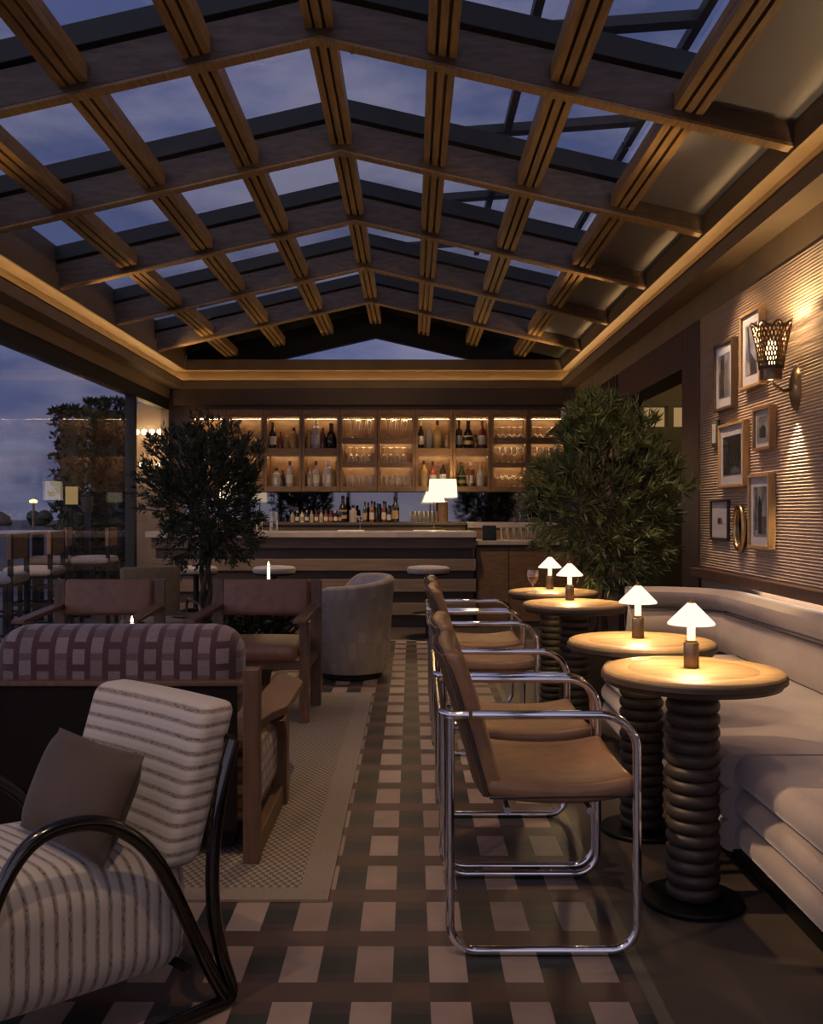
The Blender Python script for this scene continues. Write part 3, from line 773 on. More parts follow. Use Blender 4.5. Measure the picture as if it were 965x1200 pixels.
# --- two leather armchairs facing the camera
def leather_chair(loc, rz, label):
    r = thing('leather_armchair', label, 'armchair', loc, rz, 'leather armchairs with wooden frames')
    for s in (-1, 1):
        x = s * .315
        MB().prism([(.235, 0), (.28, 0), (.30, .80), (.262, .80)], x - .035, x + .035, axis='x').build('back_post', M['frame_wood'], r, .005)
        MB().box(x - .027, x + .027, -.285, -.23, 0, .585).build('front_leg', M['frame_wood'], r, .005)
        MB().prism(fillet_poly([(-.46, .598), (-.46, .622), (.27, .645), (.27, .615)]), x - .038, x + .038, axis='x').build('armrest', M['frame_wood'], r, .005)
        MB().box(x - .02, x + .02, -.23, .24, .30, .345).build('side_rail', M['frame_wood'], r, .004)
    MB().box(-.295, .295, -.28, -.245, .31, .36).build('front_rail', M['frame_wood'], r, .004)
    MB().rbox(.282, .30, .045, .04, (0, -.03, .405), 8, .015).build('seat', M['leather_red'], r)
    def lean(q): return Vector((q.x, q.y + .10 * q.z - .02 * (1 - (q.x / .28) ** 2), q.z))
    MB().rbox(.278, .030, .114, .027, (0, .255, .687), 8, 0, 0, lean).build('backrest', M['leather_red'], r)
    return r
def fillet_poly(p): return p
leather_chair((-.935, 5.86, .009), -.03, 'leather and wood armchair in the middle, beside the pale barrel chair')
leather_chair((-1.925, 5.86, .009), .04, 'leather and wood armchair at the left, in front of the outdoor bar chairs')

# --- pale barrel chair, seen from its side
bc = thing('barrel_chair', 'pale patchwork barrel chair on the plaid floor, left of the central aisle', 'chair', (-.45, 7.22, 0), -.38)
def shell(rin, inner):
    v = []; f = []; n = 40; rows = None
    for i in range(n + 1):
        a = math.radians(-128 + 256 * i / n)
        t = abs(a) / math.radians(128)
        h = .748 + .034 * math.sin(a) - .03 * (t ** 1.5) - (.10 * max(0, (t - .78) / .22) ** 2)
        pr = []
        if not inner:
            for k in range(9):
                z = .05 + (h - .03 - .05) * k / 8; pr.append((.275 + .045 * (k / 8) - (.018 if k == 0 else 0), z))
            for k in range(1, 7):
                q = PI * k / 6; pr.append((.285 + .035 * math.cos(q), h - .03 + .03 * math.sin(q)))
        else:
            for k in range(8):
                z = h - .03 - (h - .03 - .33) * k / 7; pr.append((.249 - .012 * k / 7, z))
        rows = len(pr)
        for (q, z) in pr: v.append((q * math.cos(a), q * math.sin(a), z))
    for i in range(n):
        for j in range(rows - 1):
            f.append((i * rows + j, (i + 1) * rows + j, (i + 1) * rows + j + 1, i * rows + j + 1))
    if not inner:
        f.append(tuple(range(rows))[::-1]); f.append(tuple(range(n * rows, (n + 1) * rows)))
    return MB().add(v, f, 0, True)
shell(.2, False).build('outer_shell', M['barrel'], bc)
shell(.2, True).build('inner_lining', M['barrel_in'], bc)
MB().rbox(.255, .225, .075, .06, (-.085, 0, .385), 8, .012).build('seat_cushion', M['barrel_in'], bc)
MB().rbox(.235, .235, .11, .08, (-.05, 0, .205), 8).build('seat_base', M['barrel'], bc)
MB().lathe([(0, 0), (.22, 0), (.23, .01), (.23, .05), (0, .06)], seg=36).build('plinth', M['black'], bc)

# --- olive tub chair and small tables at the back of the lounge
oc = thing('tub_chair', 'olive upholstered chair with slim metal arms in front of the tree', 'chair', (-1.88, 7.05, 0), .45)
def obend(q): return Vector((q.x * (1 + .25 * q.z), q.y + .22 * q.z - .05 * (1 - (q.x / .24) ** 2), q.z))
MB().rbox(.215, .032, .215, .03, (0, .22, .61), 8, 0, 0, obend).build('backrest', M['olive'], oc)
MB().rbox(.24, .24, .05, .045, (0, -.02, .40), 8, .015).build('seat', M['olive'], oc)
for s in (-1, 1):
    MB().tube(fillet([(s * .27, .24, 0), (s * .27, .22, .58), (s * .27, -.22, .56), (s * .27, -.25, 0)], [0, .06, .06, 0], 6), .011, 8).build('arm_frame', M['bronze'], oc)
MB().tube([(-.27, -.2, .345), (.27, -.2, .345)], .01, 8).tube([(-.27, .2, .345), (.27, .2, .345)], .01, 8).build('cross_rail', M['bronze'], oc)
def side_table(loc, h, rad, label):
    r = thing('side_table', label, 'table', loc, 0, 'small side tables in the lounge')
    MB().lathe([(0, h), (rad, h), (rad + .004, h - .006), (rad, h - .018), (0, h - .02)], seg=32).build('tabletop', M['darkframe'], r)
    MB().lathe([(.014, .015), (.014, h - .02)], seg=12).build('stem', M['bronze'], r)
    MB().lathe([(0, 0), (.13, 0), (.13, .012), (0, .016)], seg=28).build('base', M['bronze'], r)
    return r
side_table((-1.50, 6.50, 0), .545, .125, 'small dark round table in front of the tree trunk')
side_table((-1.14, 7.55, 0), .66, .14, 'small dark round table behind the middle leather armchair, holding a lit candle')
ct = thing('coffee_table', 'low wooden coffee table between the armchairs, holding a candle', 'table', (-1.46, 5.16, .009))
MB().lathe([(0, .42), (.30, .42), (.306, .412), (.30, .395), (0, .39)], seg=40).build('tabletop', M['tableedge'], ct)
for k in range(3):
    a = k * 2.0944 + .4
    MB().tube([(.24 * math.cos(a), .24 * math.sin(a), 0), (.20 * math.cos(a), .20 * math.sin(a), .40)], .016, 10).build('leg', M['frame_wood'], ct)
def candle(loc, h, label, holder):
    r = thing('candle', label, 'candle', loc, 0)
    MB().lathe([(0, 0), (.045, 0), (.045, .008), (.014, .014), (.012, holder), (.016, holder + .012), (0, holder + .012)], seg=20).build('candle_holder', M['brass'], r)
    MB().lathe([(0, holder + .012), (.0115, holder + .012), (.0115, holder + h), (0, holder + h)], seg=14).build('wax', M['candle'], r)
    wx = r.children[-1]
    z = holder + h
    MB().lathe([(0, z), (.006, z + .006), (.0085, z + .014), (.005, z + .028), (0, z + .042)], seg=10).build('flame', M['flame'], wx)
    lamp_light('candle_light', (0, 0, z + .02), .25, (1, .6, .3), r, .01)
    return r
candle((-1.51, 5.16, .429), .10, 'lit candle whose flame shows above the mauve armchair back', .11)
candle((-1.13, 7.55, .66), .13, 'tall slim glowing candle behind the middle leather armchair', .02)

# --- bar stools
def bar_stool(loc, label):
    r = thing('bar_stool', label, 'stool', loc, 0, 'round pedestal stools at the bar')
    MB().lathe([(0, .71), (.12, .71), (.185, .704), (.207, .690), (.212, .668), (.205, .645), (.19, .638), (0, .636)], seg=40).build('seat', M['stool_seat'], r)
    MB().lathe([(.195, .637), (.195, .622), (0, .620)], seg=36).build('seat_pan', M['black'], r)
    MB().lathe([(.028, .02), (.028, .62)], seg=16).build('stem', M['black'], r)
    MB().lathe([(0, 0), (.21, 0), (.215, .006), (.20, .018), (.05, .03), (0, .03)], seg=36).build('base', M['black'], r)
    MB().tube([(.15 * math.cos(a), .15 * math.sin(a), .24) for a in [2 * PI * i / 24 for i in range(24)]], .009, 8, closed=True).build('foot_ring', M['bronze'], r)
    return r
bar_stool((.165, 9.40, 0), 'round grey bar stool to the right of the barrel chair')
bar_stool((-1.35, 9.40, 0), 'round grey bar stool behind the lit candle')
bar_stool((-2.12, 9.40, 0), 'round grey bar stool behind the tree trunk')

# --- sconce
sn = thing('wall_sconce', 'lit bronze lattice wall sconce with a scalloped shade', 'lamp', (1.94, 4.81, 1.863))
MB().lathe([(0, .034), (.025, .031), (.042, .020), (.052, 0)], seg=28).build('backplate', M['bronze'], sn)
bp = sn.children[-1]
bp.data.transform(Matrix.Rotation(-PI / 2, 4, 'Y') @ Matrix.Diagonal((2.3, 1.1, 1, 1)))
sx_, sy_ = -.155, -.07
MB().tube(fillet([(-.015, 0, .0), (-.08, -.03, -.02), (sx_, sy_, .02), (sx_, sy_, .05)], .03, 5), .008, 8).build('arm', M['bronze'], sn)
MB().lathe([(0, .03), (.045, .03), (.050, .034), (.055, .09), (.052, .095)], (sx_, sy_, 0), 24).build('cup', M['bronze'], sn)
def rad(t): return .056 + .036 * t ** 1.2
def wav(a, t): return 1 + .07 * t * math.cos(8 * a)
m = MB(); n = 30
for dirn in (1, -1):
    for i in range(n):
        a0 = 2 * PI * i / n; pts = []
        for k in range(9):
            t = k / 8; a = a0 + dirn * t * .95
            q = rad(t) * wav(a, t); pts.append((sx_ + q * math.cos(a), sy_ + q * math.sin(a), .085 + .215 * t))
        m.tube(pts, .0040, 5)
pts = [(sx_ + rad(1) * wav(a, 1) * math.cos(a), sy_ + rad(1) * wav(a, 1) * math.sin(a), .300 + .012 * math.cos(8 * a)) for a in [2 * PI * i / 64 for i in range(64)]]
m.tube(pts, .005, 6, closed=True)
m.build('lattice_shade', M['lattice'], sn)
MB().lathe([(0, .10), (.016, .105), (.024, .15), (.026, .19), (.018, .225), (0, .235)], (sx_, sy_, 0), 16).build('bulb', M['bulb'], sn)
lamp_light('sconce_light', (sx_ - .0, sy_, .262), 11.0, (1, .66, .32), sn, .012)
spot_light('sconce_downlight', (-.050, -.0, -.118), (.02, .0, -.62), 30.0, (1, .70, .36), 1.15, .6, .01, sn)
lamp_light('sconce_under', (sx_, sy_, .018), .5, (1, .66, .32), sn, .01)

# --- pictures on the right wall
def picture(u0, u1, vt, vb, mat, label, kind, matw=.045, depth=.04, fw=.018, name='picture_frame'):
    x = 1.94 - depth
    y1 = x * F / (u0 - 482.5); y0 = x * F / (u1 - 482.5)
    zt = 1.24 + (600 - vt) / (u0 - 482.5) * x; zb_ = 1.24 + (600 - vb) / (u0 - 482.5) * x
    yc, zc = (y0 + y1) / 2, (zt + zb_) / 2; hw, hh = (y1 - y0) / 2, (zt - zb_) / 2
    r = thing(name, label, 'picture', (1.94, yc, zc), 0, 'framed pictures on the ribbed wall')
    m = MB(); d = -depth
    m.box(d, 0, -hw, hw, hh - fw, hh).box(d, 0, -hw, hw, -hh, -hh + fw).box(d, 0, -hw, -hw + fw, -hh + fw, hh - fw).box(d, 0, hw - fw, hw, -hh + fw, hh - fw)
    m.build('frame', mat, r, .002)
    mo = MB().box(d + .014, -.001, -hw + fw, hw - fw, -hh + fw, hh - fw).build('mat_board', M['mat'], r)
    a, b = hw - fw - matw, hh - fw - matw * 1.15
    xo = d + .012
    if kind != 'small': mo = MB().box(xo, d + .0139, -a, a, -b, b).build('print', M['print'], r)
    m = MB()
    def rect(p, q, w, h, mi=0): m.box(xo - .0015, xo - .0002, a * (p - w), a * (p + w), b * (q - h), b * (q + h), mi)
    def tri(pts, mi=0): m.prism([(a * p, b * q) for p, q in pts], xo - .0016, xo - .0003, mi, 'x')
    if kind == 'tower':
        rect(.25, .0, .35, .95); rect(-.45, -.2, .25, .75, 1); rect(.8, -.4, .15, .55, 1)
    elif kind == 'street':
        tri([(-.9, -1), (.1, -1), (.7, .9), (.45, .95), (.1, -.1), (-.7, -.5)]); tri([(.2, -.6), (.9, -.3), (.6, .3)], 1); rect(-.6, .7, .25, .28, 1)
    elif kind == 'lines':
        rect(0, 0, .98, .98)
        for k in range(5): rect(-.75 + .36 * k, .15, .03, .8, 1)
        tri([(-.9, -.95), (.1, -.95), (-.05, -.7), (-.35, -.55), (-.9, -.75)], 1)
    elif kind == 'title':
        rect(.0, -.28, .5, .36); rect(-.05, .12, .22, .1)
        for k in range(6): rect(-.6 + .22 * k, .78, .07, .07, 1)
        rect(0, .55, .8, .012, 1); rect(.1, -.8, .2, .02, 1)
    elif kind == 'figure':
        rect(-.05, -.3, .3, .6); rect(.55, .1, .18, .85, 1); rect(-.6, -.55, .3, .35, 1); tri([(-.3, .3), (.25, .3), (.0, .62)]); tri([(-.95, 1), (-.35, 1), (-.35, .3)], 1)
    elif kind == 'small':
        rect(0, -.05, .36, .30, 1); rect(.08, -.1, .16, .2, 0)
    m.build('motif', [M['ink'], M['inkmid']], mo)
    MB().box(d + .006, d + .0065, -hw + fw, hw - fw, -hh + fw, hh - fw).build('glazing', M['glass'], r)
    return r
picture(836.2, 857.6, 406, 484, M['darkframe'], 'dark-framed tower print, upper left of the wall pictures', 'tower', .05)
picture(866.9, 890.3, 370.8, 458.7, M['oak'], 'tall light-oak framed print, topmost, beside the sconce shade', 'street', .05)
picture(841.4, 871, 499.3, 572.1, M['oak'], 'light-oak framed interior print in the middle of the wall pictures', 'lines', .05)
picture(881.7, 902.3, 479.5, 529.4, M['midoak'], 'small brown framed title print below the sconce', 'title', .022)
picture(876.2, 901, 556.7, 641.8, M['oak'], 'tall light-oak framed figure print, lowest right of the wall pictures', 'figure', .045)
picture(831.9, 852.5, 586.4, 631.5, M['blackframe'], 'small black framed picture with a wide white mat, lowest left', 'small', .05, .02, .012)
om = thing('oval_mirror', 'small oval gilt-framed mirror between two low pictures', 'mirror', (1.94, 5.6, 1.145))
pts = [(-.018, .075 * math.cos(a), .125 * math.sin(a)) for a in [2 * PI * i / 48 for i in range(48)]]
MB().tube(pts, .016, 10, closed=True).build('frame', M['brass'], om)
MB().prism([(.07 * math.cos(a), .12 * math.sin(a)) for a in [2 * PI * i / 40 for i in range(40)]], -.014, -.001, 0, 'x').build('mirror_glass', M['mirror'], om)
wf = thing('wall_fixture', 'narrow white-fronted fixture left of the middle oak-framed print', 'wall fixture', (1.94, 6.06, 1.735))
MB().box(-.02, 0, -.055, .055, -.085, .085).build('body', M['green_b'], wf, .003)
MB().box(-.026, -.02, -.028, .028, -.06, .06).build('panel', M['white'], wf, .002)
# ================================================================ the bar
bar = thing('bar_counter', 'long dark bar counter with a pale stone top and horizontal timber boards', 'bar', (-1.0, 10.4, 0))
def bmb(dx=1.0, dy=-10.4):
    m = MB(); m.X = Matrix.Translation((dx, dy, 0)); return m
bmb().box(-2.75, .66, 10.27, 10.66, 0, .968).build('body', M['bar_dark'], bar)
for za, zb_ in ((.852, .966), (.612, .739), (.387, .52), (.138, .265)):
    bmb().box(-2.78, .69, 10.205, 10.27, za, zb_).build('board', M['bar_light'], bar, .004)
bmb().box(-2.82, .69, 10.10, 10.70, .968, 1.033).build('countertop', M['stone'], bar, .006)
sd = thing('side_counter', 'low brown cabinet counter at the right end of the bar', 'counter', (1.3, 10.5, 0))
def smb():
    m = MB(); m.X = Matrix.Translation((-1.3, -10.5, 0)); return m
smb().box(.70, 1.92, 10.34, 10.88, .0, .885).build('body', M['bar_dark'], sd)
for a, b in ((.70, 1.048), (1.056, 1.48), (1.488, 1.92)): smb().box(a, b, 10.31, 10.34, .06, .86).build('door', M['cab'], sd, .003)
smb().box(.69, 1.925, 10.27, 10.90, .885, .93).build('countertop', M['stone'], sd, .004)
bb = thing('back_counter', 'dark back counter under the mirror, lined with bottles', 'counter', (-.5, 11.2, 0))
def kmb():
    m = MB(); m.X = Matrix.Translation((.5, -11.2, 0)); return m
kmb().box(-2.70, .62, 10.97, 11.475, 0, 1.09).build('body', M['bar_dark'], bb)
kmb().box(-2.72, .64, 10.94, 11.478, 1.09, 1.12).build('countertop', M['bar_dark'], bb, .003)
bs = thing('raised_shelf', 'pale raised shelf behind the row of tumblers', 'shelf', (1.2, 11.1, 0))
def rmb():
    m = MB(); m.X = Matrix.Translation((-1.2, -11.1, 0)); return m
rmb().box(.64, 1.92, 10.95, 11.475, 0, 1.06).build('body', M['cab'], bs)
rmb().box(.642, 1.93, 10.92, 11.478, 1.06, 1.12).build('top', M['stone'], bs, .003)

# ---- glassware and bottles
def glass_mesh(kind):
    m = MB()
    if kind == 'flute': p = [(0, .002), (.024, .002), (.024, .005), (.004, .012), (.004, .055), (.008, .065), (.020, .14), (.031, .225), (.033, .240), (.0315, .240), (.018, .14), (.0, .08)]
    elif kind == 'wine': p = [(0, .002), (.030, .002), (.030, .005), (.004, .012), (.004, .075), (.016, .086), (.032, .108), (.036, .135), (.034, .160), (.030, .182), (.0285, .182), (.033, .135), (.028, .106), (0, .085)]
    elif kind == 'coupe': p = [(0, .002), (.030, .002), (.030, .005), (.004, .012), (.004, .085), (.020, .095), (.040, .118), (.044, .135), (.0425, .135), (.036, .116), (0, .095)]
    else: p = [(0, .002), (.030, .002), (.033, .01), (.036, .130), (.0345, .130), (.031, .016), (0, .014)]
    m.lathe(p, seg=16)
    if kind == 'mug':
        m.tube([(.032, 0, .095), (.052, 0, .09), (.056, 0, .06), (.050, 0, .03), (.031, 0, .025)], .004, 6)
    return m
GM = {}
def glass(kind, name, loc, label, group, cat='glass', inverted=False, rz=0.0, sc=1.0):
    if kind not in GM:
        GM[kind] = glass_mesh(kind).build(name, M['ware']); o = GM[kind]
    else:
        o = GM[kind].copy(); o.name = name; COL.objects.link(o)
    o.location = loc; o.rotation_euler = (PI if inverted else 0, 0, rz); o.scale = (sc, sc, sc)
    return tag(o, label, cat, group)
def bottle(loc, mat, h, r, label, group, style='wine', lab='label', cap='foil'):
    b = thing('bottle', label, 'bottle', loc, R.uniform(-.5, .5), group)
    nk = r * .34
    if style == 'wine': sh = .58; p = [(0, 0), (r * .95, 0), (r, .01), (r, h * sh), (r * .85, h * (sh + .07)), (nk * 1.2, h * (sh + .16)), (nk, h * .8), (nk, h * .985), (0, h * .985)]
    elif style == 'spirit': sh = .66; p = [(0, 0), (r * .95, 0), (r, .012), (r, h * sh), (r * .9, h * (sh + .05)), (nk * 1.3, h * (sh + .10)), (nk * 1.1, h * .84), (nk * 1.1, h * .985), (0, h * .985)]
    else: sh = .6; p = [(0, 0), (r * .8, 0), (r, h * .08), (r * 1.02, h * .4), (r * .8, h * .58), (nk * 1.3, h * .7), (nk, h * .86), (nk * 1.2, h * .985), (0, h * .985)]
    seg = 20 if style != 'square' else 4
    MB().lathe(p, seg=20, lobes=(lambda a, z: .10 * math.cos(4 * a) if z < h * .62 else 0) if style == 'spirit' else None).build('glass_body', M[mat], b)
    if lab: MB().lathe([(r * 1.012, h * .14), (r * 1.012, h * .46)], seg=20, lobes=(lambda a, z: .10 * math.cos(4 * a)) if style == 'spirit' else None).build('label', M[lab], b)
    MB().lathe([(nk * 1.18, h * .84), (nk * 1.18, h), (0, h)], seg=12).build('cap', M[cap], b)
    return b
BAYN = ['first', 'second', 'third', 'fourth', 'fifth', 'sixth', 'seventh', 'eighth', 'ninth', 'tenth']
PITCH, BW = .443, .375
bayx = [-1.695 + PITCH * (k - 2) for k in range(10)]
two = {0: 1, 1: 1, 2: 1, 3: 1, 6: 1, 7: 1}
desc = ['behind the top of the left tree', 'beside the left tree, with glasses', 'with dark and tan bottles, next to the tree', 'with large pale bottles', 'with flutes, left of the other flute bay',
        'with flutes, right of the other flute bay', 'above the bar lamp, with wine bottles', 'with green and red-brown bottles', 'with rows of stemmed glasses, left of the tree', 'with stemmed glasses, half behind the right tree']
tiers = []
for k in range(10):
    x0 = bayx[k]; x1 = x0 + BW; pc_ = x0 + BW / 2
    c = thing('shelf_bay', '%s lit shelf bay from the left, %s' % (BAYN[k], desc[k]), 'shelf', (pc_, 11.34, 1.48), 0, 'lit back-bar shelf bays')
    w = PITCH / 2 - .002; dpt = .135
    m = MB()
    m.box(-w, -BW / 2, -.14, dpt, 0, .96).box(BW / 2, w, -.14, dpt, 0, .96).box(-BW / 2, BW / 2, -.14, dpt, 0, .06).box(-BW / 2, BW / 2, -.14, dpt, .87, .96)
    m.build('carcass', M['cab'], c, .003)
    MB().box(-BW / 2, BW / 2, dpt - .012, dpt, .06, .87).build('back_panel', M['cab'], c)
    if k in two:
        sh = [(.43, .51)]; lev = [1.54, 1.99]
    else:
        sh = [(.30, .345), (.575, .635)]; lev = [1.54, 1.825, 2.115]
    for a, b in sh: MB().box(-BW / 2, BW / 2, -.125, dpt - .013, a, b).build('shelf', M['cab'], c, .002)
    for zt in [.868] + [a for a, b in sh]:
        MB().box(-BW / 2, BW / 2, -.125, -.115, zt - .018, zt).build('valance', M['cab'], c)
        MB().box(-BW / 2 + .01, BW / 2 - .01, -.012, -.004, zt - .008, zt - .001).build('light_strip', M['shelf_led'], c)
    tiers.append(lev)
def bz(k, t): return tiers[k][t]
Y0 = 11.30
# bottles: bay, tier, offset, material, height, radius, style, label material, cap, words
BT = [
 (2, 1, .055, 'ink_bottle', .31, .042, 'wine', 'label', 'foil', 'tall dark bottle with white label'), (2, 1, .145, 'red_b', .20, .030, 'wine', None, 'foil', 'short dark red bottle'),
 (2, 1, .215, 'gold_b', .16, .036, 'spirit', 'labeltan', 'brass', 'squat gold bottle'), (2, 1, .305, 'gold_b', .245, .046, 'spirit', 'labeltan', 'foil', 'tan-labelled square bottle'),
 (2, 0, .10, 'clear_b', .22, .050, 'spirit', 'label', 'foil', 'pale square bottle'), (2, 0, .175, 'ink_bottle', .19, .026, 'wine', None, 'foil', 'thin dark bottle'), (2, 0, .255, 'clear_b', .30, .042, 'wine', 'label', 'foil', 'tall pale dark-necked bottle'),
 (3, 1, .035, 'gold_b', .26, .026, 'wine', 'labeltan', 'brass', 'slim gold bottle'), (3, 1, .125, 'clear_b', .345, .058, 'spirit', 'label', 'white', 'large pale bottle with white cap'),
 (3, 1, .205, 'red_b', .25, .034, 'wine', None, 'foil', 'red bottle'), (3, 1, .30, 'ink_bottle', .30, .062, 'decanter', None, 'foil', 'wide dark decanter'),
 (3, 0, .045, 'clear_b', .23, .036, 'spirit', 'label', 'brass', 'small pale bottle'), (3, 0, .125, 'clear_b', .30, .040, 'wine', 'label', 'foil', 'pale bottle with dark neck'), (3, 0, .265, 'clear_b', .31, .058, 'spirit', 'label', 'white', 'big pale-labelled bottle'),
 (6, 1, .035, 'ink_bottle', .32, .036, 'wine', 'label', 'label', 'dark bottle with white neck and label'), (6, 1, .13, 'clear_b', .31, .044, 'decanter', None, 'brass', 'clear long-necked decanter'),
 (6, 1, .23, 'gold_b', .33, .050, 'wine', 'labeltan', 'foil', 'brown-gold wine bottle'), (6, 1, .345, 'gold_b', .15, .028, 'spirit', 'label', 'brass', 'small gold bottle'),
 (6, 0, .07, 'gold_b', .31, .046, 'wine', 'labeltan', 'foil', 'gold wine bottle'), (6, 0, .175, 'red_b', .30, .040, 'wine', 'label', 'foil', 'dark red wine bottle'), (6, 0, .295, 'ink_bottle', .31, .040, 'wine', 'label', 'brass', 'dark bottle with broad white label'),
 (7, 1, .045, 'green_b', .33, .038, 'wine', 'label', 'foil', 'green wine bottle'), (7, 1, .15, 'ink_bottle', .33, .060, 'decanter', 'labeltan', 'foil', 'broad dark bottle with peach label'),
 (7, 1, .235, 'amber', .16, .030, 'spirit', 'labeltan', 'foil', 'small amber bottle'), (7, 1, .315, 'red_b', .335, .046, 'wine', 'label', 'red_b', 'red-brown bottle'),
 (7, 0, .075, 'green_b', .29, .052, 'decanter', 'labeltan', 'brass', 'green-gold rounded bottle'), (7, 0, .18, 'amber', .29, .044, 'spirit', 'label', 'white', 'amber bottle with pale label'), (7, 0, .295, 'clear_b', .28, .050, 'decanter', None, 'brass', 'clear decanter'),
]
tn = {0: 'lower', 1: 'upper'}
for (k, t, dx, mt, h, r, st, lb, cp, wd) in BT:
    bottle((bayx[k] + dx, Y0 + R.uniform(-.02, .03), bz(k, t)), mt, h, r, '%s on the %s shelf of the %s bay' % (wd, tn[t], BAYN[k]), 'bottles in the back-bar shelves', st, lb, cp)
tw = {0: 'bottom', 1: 'middle', 2: 'top'}
def rowg(k, t, kind, n, name, x0, dx, inv=False):
    for i in range(n):
        zt = bz(k, t) + (({'flute': .240, 'wine': .182, 'coupe': .135}.get(kind, .115)) if inv else 0)
        glass(kind, name, (bayx[k] + x0 + i * dx, Y0 + (.03 if i % 2 else -.01), zt), '%s %s from the left on the %s shelf of the %s bay' % (ORD[i], name.replace('_', ' '), tw[t] if k not in two else tn[t], BAYN[k]),
              'glasses in the back-bar shelves', 'glass', inv, R.uniform(-.6, .6))
rowg(4, 2, 'flute', 4, 'champagne_flute', .11, .066); rowg(5, 2, 'flute', 4, 'champagne_flute', .09, .066)
rowg(4, 1, 'wine', 4, 'wine_glass', .09, .075, True); rowg(5, 1, 'wine', 4, 'wine_glass', .045, .075, True)
rowg(4, 0, 'mug', 5, 'glass_mug', .08, .066); rowg(5, 0, 'mug', 5, 'glass_mug', .045, .066)
for k in (8, 9):
    rowg(k, 2, 'coupe', 5, 'coupe_glass', .05, .069, True); rowg(k, 1, 'wine', 5, 'wine_glass', .045, .070); rowg(k, 0, 'coupe', 5, 'coupe_glass', .05, .069)
rowg(1, 1, 'coupe', 4, 'coupe_glass', .07, .08)

# back counter bottles
mix_c = ['clear_b', 'ink_bottle', 'label', 'ink_bottle', 'clear_b', 'red_b', 'clear_b', 'amber', 'red_b', 'ink_bottle', 'ink_bottle']
capn = ['foil', 'white', 'red_b', 'white', 'brass', 'red_b', 'amber', 'amber', 'red_b', 'white', 'foil']
for i in range(11):
    x = (343 + 5.6 * i - 482.5) * 11.03 / F
    bottle((x, 11.03, 1.12), mix_c[i], .138, .024, '%s small mixer bottle from the left in the row on the back counter' % ORD[i], 'mixer bottles on the back counter', 'wine', 'label' if i % 2 else 'labeltan', capn[i])
CB = [(402, .31, .050, 'decanter', 'ink_bottle', 'labeltan', 'round dark bottle with tan label right of the mixer row'), (414, .20, .044, 'spirit', 'clear_b', None, 'squat pale bottle behind the blue cocktail'),
      (428, .24, .026, 'wine', 'green_b', 'labeltan', 'thin green bottle right of the blue cocktail'), (436, .25, .030, 'wine', 'amber', 'label', 'amber orange-labelled bottle on the back counter'),
      (443, .22, .034, 'spirit', 'ink_bottle', None, 'black square bottle on the back counter'), (450, .25, .026, 'wine', 'red_b', 'label', 'slim red bottle on the back counter'),
      (456, .20, .024, 'wine', 'ink_bottle', 'label', 'short dark bottle beside the slim red bottle'), (463, .30, .040, 'wine', 'ink_bottle', 'labeltan', 'tall dark wine bottle rightmost on the back counter')]
for u, h, r, st, mt, lb, wd in CB:
    bottle(((u - 482.5) * 11.06 / F, 11.06, 1.12), mt, h, r, wd, 'bottles on the back counter', st, lb)
for i in range(6):
    glass('tumbler', 'tumbler', ((484 + 5 * i - 482.5) * 11.08 / F, 11.08, 1.12), '%s tumbler from the left in the short row left of the bar lamp' % ORD[i], 'tumblers beside the bar lamp', 'glass')
for i in range(10):
    glass('tumbler', 'tumbler', (1.04 + .075 * i, 10.78, .93), '%s tumbler from the left in the row on the side counter' % ORD[i], 'tumblers on the side counter', 'glass')

# lamps on the bar
def drum_lamp(loc, h0, z0, z1, r0, r1, rb, label, name='bar_lamp', power=3.0):
    r = thing(name, label, 'lamp', loc, 0)
    MB().lathe([(0, 0), (rb * 1.15, 0), (rb * 1.15, .012), (rb, .016), (rb, h0), (rb * .5, h0 + .012), (.008, h0 + .02), (.008, z0 + .05), (0, z0 + .05)], seg=24).build('lamp_base', M['bronze'] if rb < .03 else M['cab'], r)
    MB().lathe([(r0, z0), (r1, z1)], seg=36).lathe([(r1 - .004, z1), (r0 - .004, z0)], seg=36).build('lamp_shade', M['barshade'], r)
    lamp_light('lamp_bulb', (0, 0, (z0 + z1) / 2), power, (1, .66, .30), r, .03)
    return r
drum_lamp((.362, 11.02, 1.12), .235, .287, .497, .168, .155, .058, 'large white drum-shade lamp standing on the back counter', power=12.0)
drum_lamp((.245, 10.45, 1.033), .02, .315, .43, .125, .085, .012, 'small thin-stemmed lamp on the bar, just left of the large drum lamp', power=6.0)
drum_lamp((-1.995, 10.40, 1.033), .02, .337, .54, .095, .088, .014, 'slim drum-shade lamp on the bar, hidden by the left tree', power=10.0)

# things on the bar top
cg = thing('cocktail_glass', 'stemmed cocktail glass of blue drink on the bar', 'glass', (-.555, 10.3, 1.033))
MB().lathe([(0, .002), (.034, .002), (.034, .005), (.004, .012), (.004, .105), (.046, .165), (.0445, .165), (0, .107)], seg=24).build('glass_body', M['ware'], cg)
MB().lathe([(0, .113), (.030, .148), (.032, .152), (0, .152)], seg=24).build('drink', M['blue_drink'], cg)
vg = thing('carafe', 'clear waisted glass carafe at the left of the bar', 'carafe', (-1.485, 10.3, 1.033))
MB().lathe([(0, .003), (.042, .003), (.044, .01), (.043, .11), (.030, .135), (.028, .15), (.044, .205), (.042, .205), (.026, .15), (.040, .11), (.040, .012), (0, .01)], seg=24).build('glass_body', M['ware'], vg)
glass('tumbler', 'tumbler', (-1.64, 10.3, 1.033), 'tumbler on the bar left of the carafe', None)
for (x, w, wd) in ((-.65, .14, 'white menu lying on the bar beside the blue cocktail'), (.19, .17, 'white menu lying on the bar below the small lamp')):
    o = MB().box(-w, w, -.09, .09, 0, .012).build('menu', M['paper'], None, .002); o.location = (x, 10.27 if x < 0 else 10.25, 1.033); tag(o, wd, 'menu')
